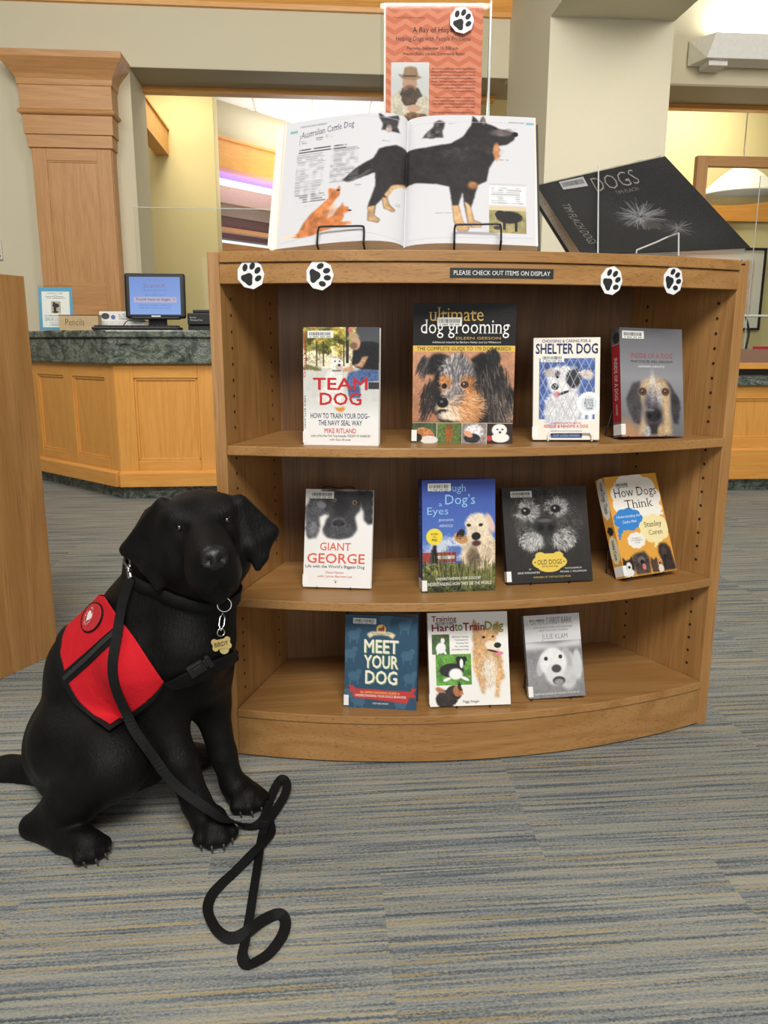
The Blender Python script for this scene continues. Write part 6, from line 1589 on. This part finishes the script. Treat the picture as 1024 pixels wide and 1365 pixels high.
# ---- vest and straps: shells lifted off the coat and cut by straight seams
CAMP = Vector((0, 0, CAM_H))
def shell(name, planes, lift, thick, mat, keep=None, parent=dog, front=True, pick=None):
    bm = bmesh.new(); vs = [bm.verts.new(p) for p in SHV]
    for f in SHQ: bm.faces.new([vs[i] for i in f])
    for n in planes:
        g = bm.verts[:]+bm.edges[:]+bm.faces[:]
        bmesh.ops.bisect_plane(bm, geom=g, dist=1e-5, plane_co=CAMP, plane_no=Vector(n), clear_inner=True, clear_outer=False)
    if keep is not None:
        for n in keep:
            bmesh.ops.bisect_plane(bm, geom=bm.verts[:]+bm.edges[:]+bm.faces[:], dist=1e-5, plane_co=CAMP, plane_no=Vector(n))
        dead = [f for f in bm.faces if all((f.calc_center_median()-CAMP).dot(Vector(n)) > -1e-6 for n in keep)]
        bmesh.ops.delete(bm, geom=dead, context='FACES')
    if pick is not None:
        dead = [f for f in bm.faces if not pick(f.calc_center_median(), f)]
        bmesh.ops.delete(bm, geom=dead, context='FACES')
    P = np.array([v.co[:] for v in bm.verts])
    if len(P) == 0: return None
    G = fd.grad(P, .012); P = P + G*(lift - fd.at(P))[:, None]
    bm.verts.index_update(); Fc = [[v.index for v in f.verts] for f in bm.faces]; bm.free()
    o = dogmesh(name, P, Fc, [mat], True, parent=parent)
    so = o.modifiers.new('thickness', 'SOLIDIFY'); so.thickness = thick; so.offset = 1
    return o
# a lightly smoothed copy of the coat to carry the cloth
def lap(V, Q, it):
    V = V.copy(); n = len(V); E = np.concatenate([Q[:, [0, 1]], Q[:, [1, 2]], Q[:, [2, 3]], Q[:, [3, 0]]])
    for _ in range(it):
        acc = np.zeros_like(V); w = np.zeros(n); np.add.at(acc, E[:, 0], V[E[:, 1]]); np.add.at(w, E[:, 0], 1)
        V = .5*V+.5*acc/np.maximum(w, 1)[:, None]
    return V
torso = (DV[:, 2] > .08) & (DV[:, 2] < .52)
keepf = torso[DQ].all(1); q_ = DQ[keepf]; used = np.unique(q_); remap = -np.ones(len(DV), int); remap[used] = np.arange(len(used))
SHV = lap(DV, DQ, 4)[used].tolist(); SHQ = remap[q_].tolist()
def cloth(name, col, rough=.8, sc=900):
    t = NT(name); n = t.noise(t.coord(), sc, 2); c_ = rgba(col)
    t.link(t.ramp(n, [(.3, tuple(x*.86 for x in c_[:3])+(1,)), (.7, c_)]), t.b.inputs['Base Color']); t.setp(Roughness=rough); t.b.inputs['Specular IOR Level'].default_value = .25
    n2 = t.noise(t.coord(), 22, 3, .5, .4); t.bump(t.math('ADD', t.math('MULTIPLY', n, .12), n2), .35, .012); return t.m
red_m, blk_m = cloth('red_nylon', (206, 24, 38)), cloth('black_webbing', (13, 13, 14), .7, 1400)
vest = shell('vest', VEST_RED, .006, .0015, red_m)
def near(c, f): return True
tr = shell('vest_trim', VEST, .0065, .002, blk_m, keep=VEST_RED, parent=vest)
shell('zipper_band', ZIP, .0078, .0012, blk_m, parent=vest, pick=lambda c, f: f.normal.dot(CAMP-c) > 0)
shell('zipper', ZIP_TEETH, .0092, .0012, plain('zip_teeth', (44, 44, 46), .4), parent=vest, pick=lambda c, f: f.normal.dot(CAMP-c) > 0)
vis = lambda c, f: f.normal.dot(CAMP-c) > 0
shell('patch_border', PATCH_RIM, .0078, .0012, blk_m, parent=vest, pick=vis)
shell('patch', PATCH, .0090, .0010, plain('patch_red', (190, 34, 44), .7), parent=vest, pick=vis)
pc = snap(PATCH_C, .0102); pn = Vector(fd.grad(pc, .03)[0]); pu = (Vector((.38, 0, .92))-pn*pn.dot(Vector((.38, 0, .92)))).normalized(); px_ = pu.cross(pn)
hm = MB(); hp_ = []
for k in range(28):
    a_ = 2*math.pi*k/28; X = 16*math.sin(a_)**3; Y = 13*math.cos(a_)-5*math.cos(2*a_)-2*math.cos(3*a_)-math.cos(4*a_); hp_.append((X*.00068, Y*.00068))
PM = Matrix(((px_.x, pu.x, pn.x, pc[0]-DO[0]), (px_.y, pu.y, pn.y, pc[1]-DO[1]), (px_.z, pu.z, pn.z, pc[2]-DO[2]), (0, 0, 0, 1)))
hm.prism(hp_[::-1], 0, .001, 0, PM).build('patch_heart', plain('patch_white', (232, 226, 224), .7), vest)
ap = Art()
for k, ch in enumerate('PETS & PEOPLE FOUNDATION'):
    if ch == ' ': continue
    th_ = math.radians(118-13*k)
    mc = lambda u, v, q, th_=th_: tuple(np.array(p) for p in zip(*[(PM @ Vector(((.0172-.0045*float(y))*math.cos(th_)+(float(x)-.5)*.0026*math.sin(th_), (.0172-.0045*float(y))*math.sin(th_)-(float(x)-.5)*.0026*math.cos(th_), .0008+float(q))))[:] for x, y in zip(np.asarray(u).ravel(), np.asarray(v).ravel())]))
    ap.text(ch, .1, .1, .9, .9, (226, 220, 220), mc, .01)
ap.build('patch_lettering', print_matte, vest)
shell('chest_strap', CHEST_STRAP, .006, .002, blk_m, pick=vis)
shell('belly_strap', BELLY_STRAP, .004, .0015, blk_m, pick=vis) if False else None
def collar_band(name, a0, a1, half, lift, mat, parent, n=48):
    ax = np.array(COLLAR_AXIS); ax /= np.linalg.norm(ax); e1 = np.cross(ax, (0, 0, 1.)); e1 /= np.linalg.norm(e1); e2 = np.cross(ax, e1)
    closed = a1-a0 > 6.28; vs = []; m = n if closed else n+1
    for i in range(m):
        an = a0+(a1-a0)*i/n; d = e1*math.cos(an)+e2*math.sin(an); row = []
        for s in (-1, 1):
            o_ = np.array(COLLAR_C)+ax*half*s; r = .04
            while r < .12 and fd.at(o_+d*r)[0] < 0: r += .002
            row.append((o_, d, r))
        r = max(row[0][2], row[1][2])
        for o_, d_, _ in row: vs += [o_+d_*(r+lift), o_+d_*(r+lift+.0022)]
    f = []
    for i in range(n):
        a_, b_ = 4*i, 4*((i+1) % m)
        f += [(a_+1, b_+1, b_+3, a_+3), (a_, a_+2, b_+2, b_), (a_, b_, b_+1, a_+1), (a_+2, a_+3, b_+3, b_+2)]
    return dogmesh(name, vs, f, [mat], True, parent=parent)
col_ = collar_band('collar', 0, 2*math.pi, .011, .002, blk_m, dog)
for k in range(3): collar_band('collar_fleck', COLLAR_RED+.22*k, COLLAR_RED+.22*k+.09, .006, .0044, plain('collar_red', (170, 40, 52), .6), col_, 6)
b0, b1 = (np.array(p) for p in BUCKLE)
b0, b1 = snap(b0, .010), snap(b1, .010); bx_ = Vector(b1-b0).normalized(); bn = Vector(fd.grad((b0+b1)/2, .02)[0]); by = bn.cross(bx_).normalized(); bn = bx_.cross(by)
mid = Vector((b0+b1)/2-DO); BM = Matrix(((bx_.x, by.x, bn.x, mid.x), (bx_.y, by.y, bn.y, mid.y), (bx_.z, by.z, bn.z, mid.z), (0, 0, 0, 1))); Lb = float(np.linalg.norm(b1-b0))
q = MB(); q.box((-Lb/2, -.0105, -.002), (Lb*.18, .0105, .006), 0, BM); q.box((Lb*.18, -.007, -.001), (Lb*.3, .007, .005), 0, BM); q.box((Lb*.3, -.0115, -.002), (Lb/2, .0115, .006), 0, BM); q.box((-Lb*.3, -.006, .006), (Lb*.1, .006, .008), 0, BM)
q.build('buckle', black_plastic, dog, bevel=.0015)
# name tag on a ring below the collar
def ringmesh(mb, c, r, t_, nrm, up):
    nrm = Vector(nrm).normalized(); u = (Vector(up)-nrm*Vector(up).dot(nrm)).normalized(); v = nrm.cross(u)
    mb.tube([Vector(c)+u*r*math.cos(a)+v*r*math.sin(a) for a in np.linspace(0, 2*math.pi, 21)[:-1]], t_, 6, closed=True); return mb
R0 = Vector(RING)-Vector(DO); T0 = Vector(TAG)-Vector(DO)
hold = ringmesh(MB(), R0, .011, .0011, (.2, -1, .2), (0, 0, 1)).build('collar_ring', chrome, dog, smooth=True)
q = MB(); a_ = R0+Vector((-.002, -.003, -.012)); b_ = T0+Vector((0, 0, .022))
q.tube([a_, a_*.7+b_*.3+Vector((-.004, 0, 0)), a_*.3+b_*.7+Vector((-.004, 0, 0)), b_, a_*.3+b_*.7+Vector((.004, 0, 0)), a_*.7+b_*.3+Vector((.004, 0, 0))], .0014, 6, closed=True)
ringmesh(q, b_+Vector((0, 0, -.003)), .006, .0009, (.6, -1, .2), (0, 0, 1)); q.build('tag_clip', chrome, dog, smooth=True)
tt = Matrix.Translation(T0) @ Matrix.Rotation(math.pi/2-.15, 4, 'X') @ Matrix.Rotation(.22, 4, 'Z')
P = []
for k in range(64):
    an = 2*math.pi*k/64; x, y = math.cos(an), math.sin(an)
    d_ = min([1e9]+[0]) if False else 0
bone = []
for cx, cy, a0, a1 in ((.0105, .0050, -45, 150), (-.0105, .0050, 30, 225), (-.0105, -.0050, 135, 330), (.0105, -.0050, 210, 405)):
    for k in range(9):
        an = math.radians(a0+(a1-a0)*k/8); bone.append((cx+.0050*math.cos(an), cy+.0050*math.sin(an)))
q = MB().prism(bone, -.0007, .0007, 0, tt).build('name_tag', brass, dog, label='gold bone-shaped name tag')
a = Art(); ma = lambda u, v, k: tuple(np.array(p) for p in zip(*[(tt @ Vector((-.0115+.023*float(x), .0042-.0084*float(y), .0008+float(k))))[:] for x, y in zip(np.asarray(u).ravel(), np.asarray(v).ravel())]))
a.text('BIRDY', .02, .08, .98, .92, (52, 42, 26), ma, .015); a.build('engraving', print_matte, q)
MB().prism([(.0075*math.cos(2*math.pi*k/16)+.002, .007*math.sin(2*math.pi*k/16)-.0105) for k in range(16)], -.0022, -.001, 0, tt).build('round_tag', plain('pale_gold_tag', (186, 170, 110), .4, metal=.4), dog)

# ================================================================== LEASH
t = thing('leash', 'black webbing leash hanging off the dog and looped on the carpet', 'leash', tuple(LEAD_FLOOR[15][:2])+(0,))
LO = np.array(t.location)
hang = np.array(smooth_path([tuple(snap(p, .016)) if i < 9 else tuple(np.array(p)+fd.grad(p)[0]*max(0, .008-fd.at(p)[0])) for i, p in enumerate(LEAD_HANG)] + [LEAD_FLOOR[1]], 5))
for i in range(len(hang)):
    d_ = fd.at(hang[i])[0]
    if d_ < .014 and hang[i][2] > .012: hang[i] += fd.grad(hang[i])[0]*(.014-d_)
for _ in range(6): hang[1:-1] = hang[1:-1]*.4+(hang[:-2]+hang[2:])*.3
hn = fd.grad(hang, .012); vw = np.array(CAMP)-hang; vw /= np.linalg.norm(vw, axis=1, keepdims=True); hn = hn*.6+vw*.6
for i in range(len(hang)):
    k = np.clip((hang[i][2]-.03)/.10, 0, 1); hn[i] = hn[i]*k+np.array((0, -.2, 1))*(1-k)
def ribbon(path, nrm, wd, th):
    path = np.asarray(path); n = len(path); T = np.gradient(path, axis=0); T /= np.linalg.norm(T, axis=1, keepdims=True)
    N_ = np.asarray(nrm, float); N_ = N_-T*(N_*T).sum(1, keepdims=True); N_ /= np.linalg.norm(N_, axis=1, keepdims=True); B_ = np.cross(T, N_)
    mb = MB(); vs = []
    for i in range(n):
        for sx, sn in ((-1, -1), (1, -1), (1, 1), (-1, 1)): vs.append(path[i]-LO+B_[i]*sx*wd/2+N_[i]*sn*th/2)
    f = [(0, 3, 2, 1), (4*n-4, 4*n-3, 4*n-2, 4*n-1)]
    for i in range(n-1):
        for j in range(4): f.append((4*i+j, 4*i+(j+1) % 4, 4*i+4+(j+1) % 4, 4*i+4+j))
    return mb.add(vs, f)
floor_p = np.array(smooth_path(LEAD_FLOOR[1:], 5))
s_ = np.linspace(0, 1, len(floor_p)); fn = np.stack([.55*np.sin(9*s_+1), -.5+.5*np.cos(14*s_), np.full(len(s_), .9)], 1)
lift = floor_p.copy(); nn = fn/np.linalg.norm(fn, axis=1, keepdims=True); lift[:, 2] = np.maximum(floor_p[:, 2], .0015+.0065*np.sqrt(1-nn[:, 2]**2))
full = np.concatenate([hang, lift[1:]]); fnrm = np.concatenate([hn, fn[1:]])
ribbon(full, fnrm, .0165, .0018).build('strap', blk_m, t, smooth=False)
hp = Vector(LEAD_FLOOR[12])-Vector(LO); MB().box((-.008, -.006, .0), (.008, .006, .016), 0, Matrix.Translation(hp)).build('stitched_joint', blk_m, t, bevel=.002)
c0 = Vector(snap(CLIP0, .016))-Vector(LO); c1 = Vector(snap(CLIP1, .014))-Vector(LO); up_ = (c1-c0).normalized()
q = MB(); q.tube([c0-up_*.004, c0+up_*.010, c0+up_*.014], [.0055, .005, .003], 10); q.tube([c0+up_*.012, c0+up_*.020], [.0035, .0035], 8)
q.tube(smooth_path([c0+up_*.018, c0+up_*.028+Vector((-.004, 0, 0)), c0+up_*.037+Vector((-.004, 0, 0)), c0+up_*.042+Vector((.001, 0, 0)), c0+up_*.036+Vector((.006, 0, 0)), c0+up_*.020+Vector((.004, 0, 0))], 4), .0018, 8)
q.build('clip', chrome, t, smooth=True)
